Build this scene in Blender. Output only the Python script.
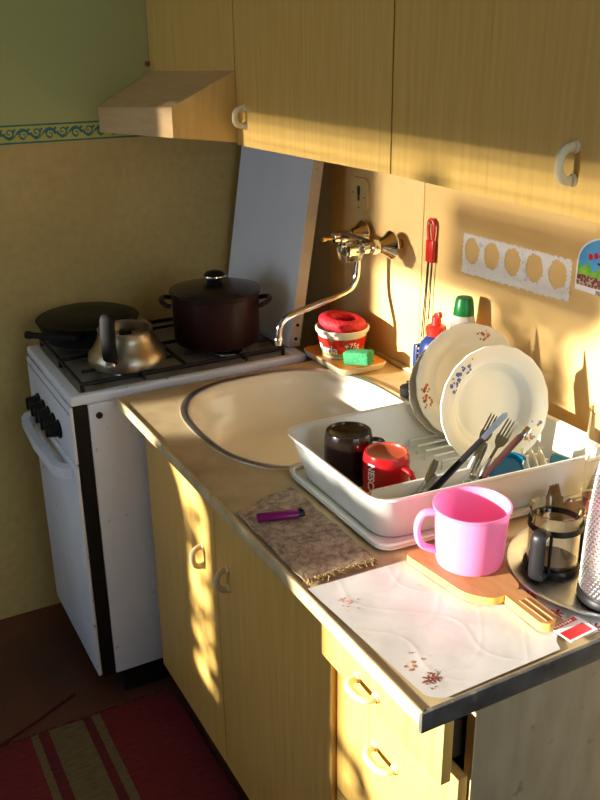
import bpy, bmesh, math, random
from mathutils import Vector, Matrix, Euler
random.seed(7)
PI = math.pi
C = bpy.context.scene.collection
for o in list(bpy.data.objects):
    bpy.data.objects.remove(o)

# ------------------------------------------------------------------ camera
cam_d = bpy.data.cameras.new('camera'); cam = bpy.data.objects.new('camera', cam_d); C.objects.link(cam)
rt, up, fw = Vector((.47515, .87983, -.01166)), Vector((-.32292, .18669, .92783)), Vector((-.81851, .43709, -.37281))
m = Matrix((rt, up, -fw)).transposed().to_4x4(); m.translation = (2.0989, -1.3463, 1.6948)
cam.matrix_world = m
cam_d.sensor_fit = 'VERTICAL'; cam_d.sensor_height = 24; cam_d.lens = 24 * 908.95 / 800
cam_d.clip_start = .02
bpy.context.scene.camera = cam

# ------------------------------------------------------------------ world, sun, exposure
vs = bpy.context.scene.view_settings
vs.view_transform = 'Standard'; vs.look = 'None'; vs.gamma = 1; vs.exposure = 0.0
bpy.context.scene.view_settings.use_curve_mapping = False
w = bpy.data.worlds.new('world'); bpy.context.scene.world = w; w.use_nodes = True
bg = w.node_tree.nodes['Background']; bg.inputs[0].default_value = (.70, .87, 1.08, 1); bg.inputs[1].default_value = 4.4
sun_d = bpy.data.lights.new('sun', 'SUN'); sun = bpy.data.objects.new('sun', sun_d); C.objects.link(sun)
sun_d.energy = 18.0; sun_d.color = (1.0, .95, .84); sun_d.angle = math.radians(1.5)
SUN = Vector((.22, 1, -.172)).normalized()
sun.rotation_euler = SUN.to_track_quat('-Z', 'Y').to_euler(); sun.location = (-1, -5, 3)

# ------------------------------------------------------------------ materials
def srgb(r, g, b):
    f = lambda c: c / 12.92 if c <= .04045 else ((c + .055) / 1.055) ** 2.4
    return (f(r / 255), f(g / 255), f(b / 255), 1)
def mat(name, c1, c2=None, scale=20, rough=.5, metal=0, bump=0, stretch=(1, 1, 1), trans=0, ior=1.45, spec=None, contrast=(.35, .7), bscale=None, detail=5, sss=0):
    mt = bpy.data.materials.new(name); mt.use_nodes = True
    nt = mt.node_tree; b = nt.nodes['Principled BSDF']
    b.inputs['Base Color'].default_value = srgb(*c1); b.inputs['Roughness'].default_value = rough; b.inputs['Metallic'].default_value = metal
    b.inputs['IOR'].default_value = ior
    if trans: b.inputs['Transmission Weight'].default_value = trans
    if spec is not None: b.inputs['Specular IOR Level'].default_value = spec
    if sss:
        b.inputs['Subsurface Weight'].default_value = sss; b.inputs['Subsurface Radius'].default_value = (.05, .028, .036); b.inputs['Subsurface Scale'].default_value = 1
    tc = nt.nodes.new('ShaderNodeTexCoord'); mp = nt.nodes.new('ShaderNodeMapping'); mp.inputs['Scale'].default_value = stretch
    nt.links.new(tc.outputs['Object'], mp.inputs['Vector'])
    n = nt.nodes.new('ShaderNodeTexNoise'); n.inputs['Scale'].default_value = scale; n.inputs['Detail'].default_value = detail
    nt.links.new(mp.outputs[0], n.inputs['Vector'])
    if c2:
        r = nt.nodes.new('ShaderNodeValToRGB')
        r.color_ramp.elements[0].position = contrast[0]; r.color_ramp.elements[1].position = contrast[1]
        r.color_ramp.elements[0].color = srgb(*c1); r.color_ramp.elements[1].color = srgb(*c2)
        nt.links.new(n.outputs['Fac'], r.inputs[0]); nt.links.new(r.outputs[0], b.inputs['Base Color'])
    if bump:
        bp = nt.nodes.new('ShaderNodeBump'); bp.inputs['Strength'].default_value = bump; bp.inputs['Distance'].default_value = .004
        src = n
        if bscale:
            src = nt.nodes.new('ShaderNodeTexNoise'); src.inputs['Scale'].default_value = bscale; nt.links.new(mp.outputs[0], src.inputs['Vector'])
        nt.links.new(src.outputs['Fac'], bp.inputs['Height']); nt.links.new(bp.outputs[0], b.inputs['Normal'])
    return mt
def overlay(mt, col, scale, lo, hi, stretch=(1, 1, 1), amount=1.0):
    """a second noise layer (dirt, stains) mixed over a material's base colour"""
    nt = mt.node_tree; b = nt.nodes['Principled BSDF']; inp = b.inputs['Base Color']
    tc = nt.nodes.new('ShaderNodeTexCoord'); mp = nt.nodes.new('ShaderNodeMapping'); mp.inputs['Scale'].default_value = stretch
    mp.inputs['Location'].default_value = (3.1, 1.7, .4)
    n = nt.nodes.new('ShaderNodeTexNoise'); n.inputs['Scale'].default_value = scale; n.inputs['Detail'].default_value = 6
    r = nt.nodes.new('ShaderNodeMapRange'); r.inputs[1].default_value = lo; r.inputs[2].default_value = hi; r.inputs[4].default_value = amount
    mx = nt.nodes.new('ShaderNodeMix'); mx.data_type = 'RGBA'
    nt.links.new(tc.outputs['Object'], mp.inputs[0]); nt.links.new(mp.outputs[0], n.inputs['Vector']); nt.links.new(n.outputs['Fac'], r.inputs[0])
    nt.links.new(r.outputs[0], mx.inputs[0])
    if inp.is_linked:
        l = inp.links[0]; s = l.from_socket; nt.links.remove(l); nt.links.new(s, mx.inputs[6])
    else: mx.inputs[6].default_value = inp.default_value
    mx.inputs[7].default_value = srgb(*col); nt.links.new(mx.outputs[2], inp)
    return mt
M = {}
M['cab'] = overlay(mat('laminate_wood', (212, 168, 86), (222, 180, 100), 9, .42, stretch=(9, 9, .5), spec=.35), (186, 140, 66), 7, .55, .85, (10, 10, .6), .55)
M['cab_edge'] = mat('laminate_edge', (205, 180, 130), (190, 160, 110), 30, .5)
M['hood'] = mat('hood_wood', (222, 184, 134), (210, 170, 120), 9, .5, stretch=(1, 9, 9))
M['panel'] = overlay(mat('beige_panel', (230, 192, 126), (222, 182, 114), 4, .38, spec=.4), (192, 150, 88), 60, .68, .8, amount=.5)
M['board_end'] = overlay(mat('end_panel', (176, 160, 128), (158, 140, 108), 7, .6, stretch=(1, 4, 1)), (120, 100, 76), 25, .66, .74, amount=.8)
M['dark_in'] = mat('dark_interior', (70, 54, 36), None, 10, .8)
M['counter'] = overlay(overlay(mat('worktop', (202, 178, 136), (184, 158, 114), 14, .42, bump=.05, bscale=180), (120, 90, 56), 5, .54, .76, amount=.6), (205, 180, 132), 70, .6, .75, amount=.35)
M['edge'] = overlay(mat('edge_strip', (210, 190, 148), (182, 156, 112), 24, .4), (130, 96, 54), 30, .62, .72, amount=.7)
M['edge_grey'] = overlay(mat('edge_grey', (96, 92, 86), (66, 62, 58), 26, .5), (150, 140, 124), 40, .62, .74, amount=.5)
M['enamel_cream'] = mat('cream_enamel', (232, 224, 204), (226, 216, 194), 5, .18, spec=.6)
M['steel'] = mat('steel', (228, 228, 226), (214, 213, 210), 40, .34, 1)
M['blade'] = mat('blade_steel', (150, 148, 146), (130, 128, 126), 30, .35, 1)
M['chrome'] = mat('chrome', (215, 212, 206), None, 10, .08, 1)
M['alu'] = overlay(mat('aluminium', (190, 180, 160), (160, 148, 124), 8, .34, 1, stretch=(1, 1, 4)), (120, 92, 54), 6, .55, .75, amount=.6)
M['brass'] = mat('brass', (200, 170, 100), None, 10, .25, 1)
M['white_enamel'] = overlay(mat('white_enamel', (222, 229, 238), (213, 220, 231), 6, .25), (150, 112, 80), 34, .66, .73, amount=.7)
M['lid_blue'] = mat('pale_blue_enamel', (236, 240, 246), (230, 234, 241), 5, .3)
M['lid_edge'] = overlay(mat('lid_edge', (190, 180, 160), (176, 164, 140), 10, .5), (110, 80, 50), 50, .66, .75, amount=.6)
M['black'] = mat('black_enamel', (20, 18, 18), (26, 24, 23), 20, .42, spec=.25)
M['black_mat'] = mat('black_matte', (22, 19, 18), (30, 26, 24), 40, .7, bump=.1, spec=.2)
M['hob'] = overlay(mat('hob_enamel', (156, 150, 136), (128, 120, 106), 9, .3), (34, 26, 20), 7, .5, .72, amount=.8)
M['pot'] = mat('maroon_enamel', (42, 17, 17), (36, 14, 14), 6, .35, spec=.25)
M['smoke'] = mat('smoked_lid', (48, 40, 34), (56, 46, 38), 6, .25, spec=.4)
M['cream_pl'] = overlay(mat('cream_plastic', (238, 226, 190), (230, 216, 176), 5, .38, spec=.4), (200, 172, 110), 9, .55, .8, amount=.35)
M['rack'] = mat('rack_plastic', (240, 240, 232), (234, 234, 224), 5, .32, sss=.08)
M['china'] = mat('china', (236, 242, 236), (230, 237, 230), 5, .12, spec=.6)
M['china_cream'] = mat('cream_china', (228, 222, 204), (222, 215, 196), 5, .14, spec=.6)
M['fl_blue'] = mat('flower_blue', (70, 96, 170), (96, 120, 190), 90, .3)
M['fl_orange'] = mat('flower_orange', (208, 120, 50), (188, 92, 40), 90, .3)
M['fl_brown'] = mat('flower_brown', (126, 60, 44), (146, 76, 52), 90, .3)
M['fl_green'] = mat('flower_green', (110, 120, 74), (90, 104, 66), 90, .3)
M['mug_black'] = mat('black_ceramic', (24, 17, 14), None, 10, .16)
M['mug_red'] = mat('red_ceramic', (186, 24, 28), (178, 20, 26), 8, .14)
M['mug_in'] = mat('mug_base', (150, 60, 40), (170, 80, 56), 12, .3)
M['white'] = mat('white_paint', (244, 240, 236), None, 10, .4)
M['pink'] = mat('pink_plastic', (255, 168, 214), (255, 162, 210), 6, .3)
_nt = M['pink'].node_tree; _p = _nt.nodes['Principled BSDF']; _t = _nt.nodes.new('ShaderNodeBsdfTranslucent'); _t.inputs[0].default_value = srgb(255, 180, 220)
_m = _nt.nodes.new('ShaderNodeMixShader'); _m.inputs[0].default_value = .42; _o = _nt.nodes['Material Output']
_nt.links.new(_p.outputs[0], _m.inputs[1]); _nt.links.new(_t.outputs[0], _m.inputs[2]); _nt.links.new(_m.outputs[0], _o.inputs['Surface'])
M['board'] = overlay(mat('board_wood', (200, 146, 94), (184, 128, 78), 8, .5, stretch=(1.2, 14, 6), bump=.06), (140, 86, 44), 10, .55, .8, (2, 9, 3), .5)
M['board_side_lit'] = mat('board_lit_side_wood', (232, 190, 96), (220, 174, 82), 10, .5, stretch=(2, 10, 10))  # board sides brighter yellow: sunlight put into the colour
M['mat_white'] = overlay(mat('oilcloth', (214, 210, 204), (204, 199, 192), 5, .32, bump=.25, bscale=16), (190, 160, 144), 9, .62, .8, amount=.4)
M['cloth'] = overlay(mat('rag', (188, 164, 136), (126, 100, 80), 90, .9, bump=1.0, bscale=260), (92, 52, 42), 9, .5, .72, amount=.6)
M['red_pl'] = mat('red_plastic', (196, 32, 22), (184, 28, 20), 8, .35)
M['scrub'] = mat('red_scrubber', (214, 26, 40), (170, 16, 30), 160, .6, bump=.9, bscale=220)
M['green'] = mat('green_sponge', (62, 150, 96), (42, 122, 74), 110, .9, bump=.8, bscale=200)
M['orange'] = mat('orange_glaze', (226, 150, 60), (210, 128, 44), 8, .3)
M['tub_red'] = mat('tub_red', (206, 36, 24), (194, 32, 22), 8, .35)
M['tub_green'] = mat('tub_green', (150, 160, 50), (176, 178, 70), 20, .35)
M['tub_dark'] = mat('tub_outline_blue', (60, 60, 110), None, 8, .35)  # printed outline behind the white lettering
M['yellow'] = mat('yellow_print', (238, 196, 60), None, 8, .35)
M['blue_pl'] = mat('blue_plastic', (30, 46, 96), (26, 40, 84), 8, .3)
M['teal_pl'] = mat('teal_plastic', (24, 120, 158), (20, 108, 146), 8, .35)
M['green_cap'] = mat('green_cap', (24, 130, 58), (20, 116, 50), 8, .3)
M['white_pl'] = mat('white_plastic', (230, 220, 200), (224, 212, 190), 8, .35)
M['bristle'] = mat('bristle', (180, 150, 100), (150, 120, 76), 100, .9)
M['purple'] = mat('purple_plastic', (120, 16, 96), (110, 12, 88), 8, .25)
M['glass'] = mat('clear_glass', (246, 250, 248), None, 8, .02, trans=1, ior=1.45)
M['coffee'] = mat('coffee_dregs', (70, 40, 28), (54, 30, 20), 30, .3)
M['juice'] = mat('red_brown_syrup', (150, 70, 50), (130, 54, 40), 20, .3)
M['grater'] = mat('grater_steel', (214, 212, 210), (198, 196, 196), 30, .3, 1)
M['floor'] = overlay(mat('floor_lino', (98, 56, 34), (74, 42, 28), 3.5, .55, bump=.05), (58, 34, 26), 2.2, .46, .66, amount=.9)
M['rug_red'] = mat('rug_red', (104, 20, 28), (80, 14, 20), 120, .95, bump=.8, stretch=(1, .25, 1))
M['rug_dark'] = mat('rug_dark_red', (86, 14, 24), (66, 10, 18), 120, .95, bump=.8, stretch=(1, .25, 1))
M['rug_olive'] = mat('rug_olive', (98, 84, 52), (78, 66, 42), 120, .95, bump=.8, stretch=(1, .25, 1))
M['border_bg'] = mat('border_ground', (196, 184, 84), (184, 172, 76), 20, .7)
M['border_teal'] = mat('border_teal', (52, 120, 112), (44, 106, 104), 20, .7)
M['plain_wall'] = mat('plain_wall', (206, 196, 170), (198, 188, 160), 4, .8)
M['added_dark'] = mat('added_dark_wood', (74, 54, 38), (62, 44, 32), 5, .6, stretch=(9, 9, .6))  # dark colour of the panelling and cupboard added to cut bounced light
M['ceiling'] = mat('ceiling_paint', (196, 190, 170), None, 4, .9)
M['leaf'] = mat('leaf', (48, 92, 36), (70, 116, 48), 20, .5)
M['terracotta'] = mat('terracotta', (168, 92, 58), (150, 78, 48), 10, .8)
M['straw'] = mat('straw_slats', (196, 170, 112), (176, 148, 92), 20, .7)
M['sky_blue'] = mat('print_blue', (70, 160, 224), (110, 186, 232), 9, .4)
M['print_green'] = mat('print_green', (70, 170, 60), (160, 196, 60), 60, .4)
M['print_brown'] = mat('print_brown', (120, 64, 48), (200, 170, 150), 190, .4, contrast=(.48, .56))
M['print_red'] = mat('print_red', (220, 40, 44), (206, 28, 34), 30, .4)
M['print_black'] = mat('print_black', (40, 40, 44), None, 30, .4)
M['paper'] = overlay(mat('torn_paper', (234, 230, 222), (226, 220, 210), 20, .7), (130, 170, 200), 26, .58, .7, amount=.75)
M['plug'] = mat('ivory_switch', (222, 190, 122), (214, 180, 112), 8, .35)
M['handle'] = mat('ivory_handle', (228, 210, 166), (220, 200, 154), 8, .3)
M['wood_knife'] = mat('brown_handle', (64, 34, 32), (48, 24, 24), 20, .4, stretch=(4, 4, 1))
M['grey_handle'] = mat('grey_handle', (34, 33, 35), (28, 27, 29), 20, .4, spec=.3)
# left wall: two papers meeting at the border line, with broad mottling
wl = overlay(mat('wallpaper', (208, 180, 110), (196, 168, 98), 40, .75, bump=.05, bscale=90), (172, 144, 82), 2.2, .45, .75, amount=.6)
nt = wl.node_tree; b = nt.nodes['Principled BSDF']; s = b.inputs['Base Color'].links[0].from_socket
tc = nt.nodes.new('ShaderNodeTexCoord'); sx = nt.nodes.new('ShaderNodeSeparateXYZ'); gt = nt.nodes.new('ShaderNodeMath'); gt.operation = 'GREATER_THAN'; gt.inputs[1].default_value = 1.445
mx = nt.nodes.new('ShaderNodeMix'); mx.data_type = 'RGBA'; mx.inputs[7].default_value = srgb(176, 174, 106)
nt.links.new(tc.outputs['Object'], sx.inputs[0]); nt.links.new(sx.outputs[2], gt.inputs[0]); nt.links.new(gt.outputs[0], mx.inputs[0]); nt.links.new(s, mx.inputs[6]); nt.links.new(mx.outputs[2], b.inputs['Base Color'])
M['wallpaper'] = wl

# ------------------------------------------------------------------ mesh helpers (world coordinates unless said)
class MB:
    def __init__(s): s.bm = bmesh.new(); s.mi = 0
    def _f(s, vs):
        try:
            f = s.bm.faces.new(vs); f.material_index = s.mi; f.smooth = True; return f
        except ValueError: return None
    def box(s, x0, x1, y0, y1, z0, z1, bev=0, rot=None, piv=None, seg=2):
        r = bmesh.ops.create_cube(s.bm, size=1); v = r['verts']
        for q in v: q.co = Vector(((x0 + x1) / 2 + q.co.x * (x1 - x0), (y0 + y1) / 2 + q.co.y * (y1 - y0), (z0 + z1) / 2 + q.co.z * (z1 - z0)))
        fs = set(f for q in v for f in q.link_faces)
        if bev:
            es = list(set(e for q in v for e in q.link_edges))
            rr = bmesh.ops.bevel(s.bm, geom=es, offset=bev, segments=seg, affect='EDGES', profile=.5)
            fs = [f for f in s.bm.faces if f in set(rr['faces']) or f in fs]
            v = list(set(q for f in rr['faces'] for q in f.verts))
            fs = list(set(f for q in v for f in q.link_faces))
        for f in fs:
            if f.is_valid: f.material_index = s.mi; f.smooth = True
        if rot is not None:
            pv = Vector(piv) if piv is not None else Vector(((x0 + x1) / 2, (y0 + y1) / 2, (z0 + z1) / 2))
            for q in v: q.co = pv + rot @ (q.co - pv)
        return s
    def hexa(s, P):      # 8 points: bottom loop 4, top loop 4
        v = [s.bm.verts.new(p) for p in P]
        for a in ((3, 2, 1, 0), (4, 5, 6, 7), (0, 1, 5, 4), (1, 2, 6, 5), (2, 3, 7, 6), (3, 0, 4, 7)): s._f([v[i] for i in a])
        return s
    def lathe(s, prof, c=(0, 0, 0), axis=(0, 0, 1), n=40, squash=None):
        ax = Vector(axis).normalized(); q = Vector((0, 0, 1)).rotation_difference(ax); c = Vector(c); rings = []
        for r, z in prof:
            if r < 1e-6: rings.append([s.bm.verts.new(c + q @ Vector((0, 0, z)))])
            else:
                L = []
                for k in range(n):
                    a = 2 * PI * k / n; rr = r if squash is None else r * squash(a, r)
                    L.append(s.bm.verts.new(c + q @ Vector((rr * math.cos(a), rr * math.sin(a), z))))
                rings.append(L)
        for A, B in zip(rings, rings[1:]):
            if len(A) == 1 and len(B) == 1: continue
            for k in range(n):
                k2 = (k + 1) % n
                if len(A) == 1: s._f([A[0], B[k2], B[k]])
                elif len(B) == 1: s._f([A[k], A[k2], B[0]])
                else: s._f([A[k], A[k2], B[k2], B[k]])
        return s
    def tube(s, pts, r, n=10, cap=True, flat=None):
        pts = [Vector(p) for p in pts]; rs = r if isinstance(r, (list, tuple)) else [r] * len(pts); prev = None; rings = []
        for i, p in enumerate(pts):
            t = (pts[min(i + 1, len(pts) - 1)] - pts[max(i - 1, 0)]).normalized()
            if prev is None:
                a = Vector((0, 0, 1)) if abs(t.z) < .9 else Vector((1, 0, 0)); u = t.cross(a).normalized()
            else:
                u = (prev - t * prev.dot(t)); u = u.normalized() if u.length > 1e-6 else prev
            prev = u; v = t.cross(u)
            fa, fb = flat if flat else (1, 1)
            rings.append([s.bm.verts.new(p + rs[i] * (fa * math.cos(2 * PI * k / n) * u + fb * math.sin(2 * PI * k / n) * v)) for k in range(n)])
        for A, B in zip(rings, rings[1:]):
            for k in range(n): s._f([A[k], A[(k + 1) % n], B[(k + 1) % n], B[k]])
        if cap: s._f(rings[0][::-1]); s._f(rings[-1])
        return s
    def prism(s, pts, z0, z1, top=None, fn=None):     # outline in XY extruded in Z; fn maps (x,y,z)
        fn = fn or (lambda x, y, z: (x, y, z))
        A = [s.bm.verts.new(fn(x, y, z0)) for x, y in pts]; B = [s.bm.verts.new(fn(x, y, z1)) for x, y in pts]; n = len(pts)
        s._f(A[::-1]); tmi = s.mi
        if top is not None: s.mi = top
        s._f(B); s.mi = tmi
        for k in range(n): s._f([A[k], A[(k + 1) % n], B[(k + 1) % n], B[k]])
        return s
    def disc(s, c, nrm, r, n=10, u=None, ell=1.0):
        nrm = Vector(nrm).normalized(); q = Vector((0, 0, 1)).rotation_difference(nrm)
        s._f([s.bm.verts.new(Vector(c) + q @ Vector((r * math.cos(2 * PI * k / n), r * ell * math.sin(2 * PI * k / n), 0))) for k in range(n)])
        return s
def arc(fn, a0, a1, n): return [fn(a0 + (a1 - a0) * k / n) for k in range(n + 1)]
def smooth_path(pts, n=6):
    P = [Vector(p) for p in pts]; out = []
    for i in range(len(P) - 1):
        p0, p1, p2, p3 = P[max(i - 1, 0)], P[i], P[i + 1], P[min(i + 2, len(P) - 1)]
        for k in range(n):
            t = k / n; out.append(.5 * ((2 * p1) + (p2 - p0) * t + (2 * p0 - 5 * p1 + 4 * p2 - p3) * t * t + (3 * p1 - p0 - 3 * p2 + p3) * t ** 3))
    return out + [P[-1]]
def worldpos(o):
    p = Vector((0, 0, 0))
    while o: p += o.location; o = o.parent
    return p
def obj(name, mb, mats, parent=None, base=None, local=False, sharp=38):
    """link one mesh object; geometry was built in world coordinates, shifted to its parent (or its own base)"""
    bm = mb.bm; bmesh.ops.recalc_face_normals(bm, faces=bm.faces[:])
    off = Vector((0, 0, 0))
    if parent is not None and not local: off = worldpos(parent)
    elif base is not None: off = Vector(base)
    if off.length: bmesh.ops.translate(bm, verts=bm.verts[:], vec=-off)
    me = bpy.data.meshes.new(name); bm.to_mesh(me); bm.free()
    for mm in (mats if isinstance(mats, (list, tuple)) else [mats]): me.materials.append(M[mm] if isinstance(mm, str) else mm)
    me.set_sharp_from_angle(angle=math.radians(sharp))
    o = bpy.data.objects.new(name, me); C.objects.link(o)
    if parent is not None: o.parent = parent
    elif base is not None: o.location = base
    return o
def tag(o, label, cat, group=None):
    o['label'] = label; o['category'] = cat
    if group: o['group'] = group
    return o
def thing(name, label, cat, loc, group=None):
    o = bpy.data.objects.new(name, None); C.objects.link(o); o.location = loc; o.empty_display_size = .05
    return tag(o, label, cat, group)
def struct(name, mb, mats, **k):
    o = obj(name, mb, mats, **k); o['kind'] = 'structure'; return o
def text_mesh(body, size, bold=.0):
    cu = bpy.data.curves.new('lettering', 'FONT'); cu.body = body; cu.size = size; cu.offset = bold; cu.align_x = 'LEFT'
    t = bpy.data.objects.new('lettering', cu); C.objects.link(t); dg = bpy.context.evaluated_depsgraph_get()
    me = bpy.data.meshes.new_from_object(t.evaluated_get(dg)); bpy.data.objects.remove(t)
    vs = [tuple(v.co) for v in me.vertices]; fs = [tuple(p.vertices) for p in me.polygons]; bpy.data.meshes.remove(me)
    return vs, fs
def add_text(mb, body, size, fn, bold=0):
    vs, fs = text_mesh(body, size, bold)
    V = [mb.bm.verts.new(fn(x, y)) for x, y, z in vs]
    for f in fs: mb._f([V[i] for i in f])

# ================================================================== the setting
FZ = -.09
struct('floor', MB().box(-.7, 3.0, -2.9, .1, FZ - .06, FZ), 'floor')
struct('wall_left', MB().box(-.72, -.6, -2.9, .12, FZ, 2.4), 'wallpaper')
struct('wall_back', MB().box(-.6, 3.0, .012, .12, FZ, 2.4), 'plain_wall')
struct('ceiling', MB().box(-.72, 3.0, -2.9, .12, 2.4, 2.46), 'ceiling')
WX0, WX1, WZ0, WZ1, WY = -.63, 1.0, .50, 1.965, -2.7
wf = MB(); wf.box(-.6, 3.0, WY - .14, WY, FZ, WZ0); wf.box(-.6, 3.0, WY - .14, WY, WZ1, 2.4)
wf.box(WX1, 3.0, WY - .14, WY, WZ0, WZ1)
struct('wall_front', wf, 'plain_wall')
da = MB(); da.box(-.6, 3.0, WY, WY + .015, FZ, WZ0 - .01); da.box(2.985, 3.0, WY + .015, 0, FZ, 1.0)
struct('added_trim', da, 'added_dark')  # unseen dark panelling added so the lower walls bounce less light
wr = MB(); wr.box(3.0, 3.12, -2.84, .12, FZ, 1.0); wr.box(3.0, 3.12, -2.84, .12, 2.38, 2.46); wr.box(3.0, 3.12, -2.84, -.86, 1.0, 2.38); wr.box(3.0, 3.12, -.10, .12, 1.0, 2.38)
struct('wall_right', wr, 'plain_wall')
wn = MB(); wn.box(3.02, 3.10, -.86, -.82, 1.0, 2.38); wn.box(3.02, 3.10, -.14, -.10, 1.0, 2.38); wn.box(3.02, 3.10, -.82, -.14, 1.0, 1.04); wn.box(3.02, 3.10, -.82, -.14, 2.34, 2.38)
struct('added_window', wn, 'white_enamel')  # unseen window added in the right wall to let in fill light
wn = MB()
wn.box(WX1 - .05, WX1, WY - .1, WY - .03, WZ0, WZ1)
wn.box(WX0 + .03, WX1, WY - .1, WY - .03, WZ1 - .03, WZ1); wn.box(WX0 + .03, WX1, WY - .1, WY + .02, WZ0, WZ0 + .02)
struct('window_1', wn, 'white_enamel')
# wall border on the left wall: strip with scrolls
bd = MB(); bd.mi = 0; bd.box(-.6, -.5985, -2.6, -.05, 1.418, 1.472)
bd.mi = 1
bd.box(-.5990, -.5978, -2.6, -.05, 1.466, 1.471); bd.box(-.5990, -.5978, -2.6, -.05, 1.419, 1.424)
def ribbon(mb, pts, wd, x):
    pts = [Vector(p) for p in pts]; L = []
    for i, p in enumerate(pts):
        t = (pts[min(i + 1, len(pts) - 1)] - pts[max(i - 1, 0)]).normalized(); nn = Vector((-t.y, t.x)); ww = wd * (1 - .55 * i / len(pts))
        L.append((mb.bm.verts.new((x, p.x + nn.x * ww, p.y + nn.y * ww)), mb.bm.verts.new((x, p.x - nn.x * ww, p.y - nn.y * ww))))
    for a, c in zip(L, L[1:]): mb._f([a[0], c[0], c[1], a[1]])
y = -1.62
while y < -.1:
    ribbon(bd, [(y + .075 * t / 20, 1.445 + .013 * math.sin(2 * PI * t / 20)) for t in range(21)], .0030, -.5975)
    for sg in (1, -1):
        cy_ = y + (.019 if sg > 0 else .056); cz_ = 1.445 - sg * .004
        ribbon(bd, [Vector((cy_ + sg * (.015 - .0006 * t) * math.cos(.42 * t), cz_ + sg * (.015 - .0006 * t) * math.sin(.42 * t))) for t in range(22)], .0028, -.5973)
    for k in range(4):
        ribbon(bd, [(y + .012 + .018 * k, 1.452 if k % 2 else 1.436), (y + .02 + .018 * k, 1.459 if k % 2 else 1.430)], .0035, -.5974)
    y += .075
struct('trim_1', bd, ['border_bg', 'border_teal'])
# laminate panels on the back wall, with a seam, and the light sealing strip along the worktop
pn = MB(); pn.box(-.22, .2425, 0, .012, .80, 1.62, .001); pn.box(.2450, 1.62, 0, .012, .80, 1.62, .001)
struct('trim_2', pn, 'panel')
st_ = MB(); st_.box(.005, 1.33, -.012, -.0005, .8505, .862, .003)
struct('trim_3', st_, 'edge')

# ---- unseen, added to shape the sunlight: slats and leafy troughs at the window
bl = thing('added_slats', 'unseen straw slats added in the window to filter the sun', 'sun_filter', (.7, WY - .02, 1.57))
z = WZ1 - .05
sl = MB()
while z > 1.57:
    if z < 1.61: sl.box(WX0 + .06, .25, WY - .012, WY - .006, z - .0162, z)
    else: sl.box(WX0 + .06, WX1 - .06, WY - .012, WY - .006, z - .0162, z)
    z -= .022
obj('slats', sl, 'straw', bl)
rl = MB(); rl.box(WX0 + .03, WX1 - .05, WY - .02, WY, WZ1 - .048, WZ1 - .034, .004); obj('head_rail', rl, 'straw', bl)
vl = MB(); z = 1.79
while z > 1.60:
    vl.box(-.24, .27, WY + .004, WY + .008, z - .010, z); z -= .0137
obj('extra_slats', vl, 'straw', bl)  # second slat layer added to dim one block of the back wall
tz = MB(); tz.tube([(.30, WY + .03, 1.885), (.30, WY + .03, 1.84)], .003); tz.lathe([(0, .07), (.02, .066), (.045, .045), (.052, 0), (.05, -.02), (0, -.022)], (.30, WY + .03, 1.80), n=16)
obj('notch_blocker', tz, 'straw', bl)  # hanging shape added to cast a dark notch on the wall cabinet
def sill_blocker(outline, label, bush, seed):
    """an unseen trough added on the sill to block sun (outline in X, Z), leaves above it (list of x0, x1, z0, z1, leaves)"""
    rnd = random.Random(seed); zb = WZ0 + .02; y0, y1 = WY - .12, WY - .01
    t = thing('window_blocker', label, 'sun_blocker', (sum(p[0] for p in outline) / len(outline), (y0 + y1) / 2, zb))
    p = MB(); p.prism(outline, y0, y1, fn=lambda x, z, y: (x, y, z)); obj('sill_blocker', p, 'terracotta', t, sharp=20)
    f = MB()
    for bx0, bx1, bz0, bz1, nleaf in bush:
        for k in range(nleaf):
            c_ = Vector((rnd.uniform(bx0, bx1), rnd.uniform(y0 + .02, y1 - .02), rnd.uniform(bz0, bz1))); s_ = rnd.uniform(.022, .045)
            R = Euler((rnd.uniform(-.7, .7) + PI / 2, rnd.uniform(-.6, .6), rnd.uniform(-.9, .9))).to_matrix()
            f._f([f.bm.verts.new(c_ + R @ Vector(v)) for v in ((-s_, 0, 0), (-s_ * .2, -s_ * .45, .004), (s_ * .7, -s_ * .3, 0), (s_ * 1.2, 0, -.004), (s_ * .7, s_ * .3, 0), (-s_ * .2, s_ * .45, .004))])
    obj('foliage', f, 'leaf', t)
zb_ = WZ0 + .021
sill_blocker([(WX0 + .02, zb_), (-.205, zb_), (-.205, .98), (-.245, 1.06), (-.335, 1.14), (-.40, 1.22), (WX0 + .02, 1.25)], 'unseen leafy trough added at the window corner to block sun', [(WX0 + .05, -.42, 1.22, 1.31, 170), (-.24, -.17, .52, .64, 14), (-.215, -.06, .56, 1.02, 46)], 2)  # added outline and leaves leave a slanting gap of sun on the door
sill_blocker([(-.055, zb_), (.50, zb_), (.51, 1.20), (-.16, 1.20), (-.15, 1.10), (-.06, 1.03)], 'unseen wide leafy trough added mid sill to block sun', [(-.12, .48, 1.2, 1.30, 260), (-.13, .17, 1.27, 1.58, 190), (.50, .60, .62, .88, 34), (.60, .80, .52, .80, 26), (-.12, -.05, .52, .74, 14)], 3)  # added and shaped to shade the second door, the plates and wall behind

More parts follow.
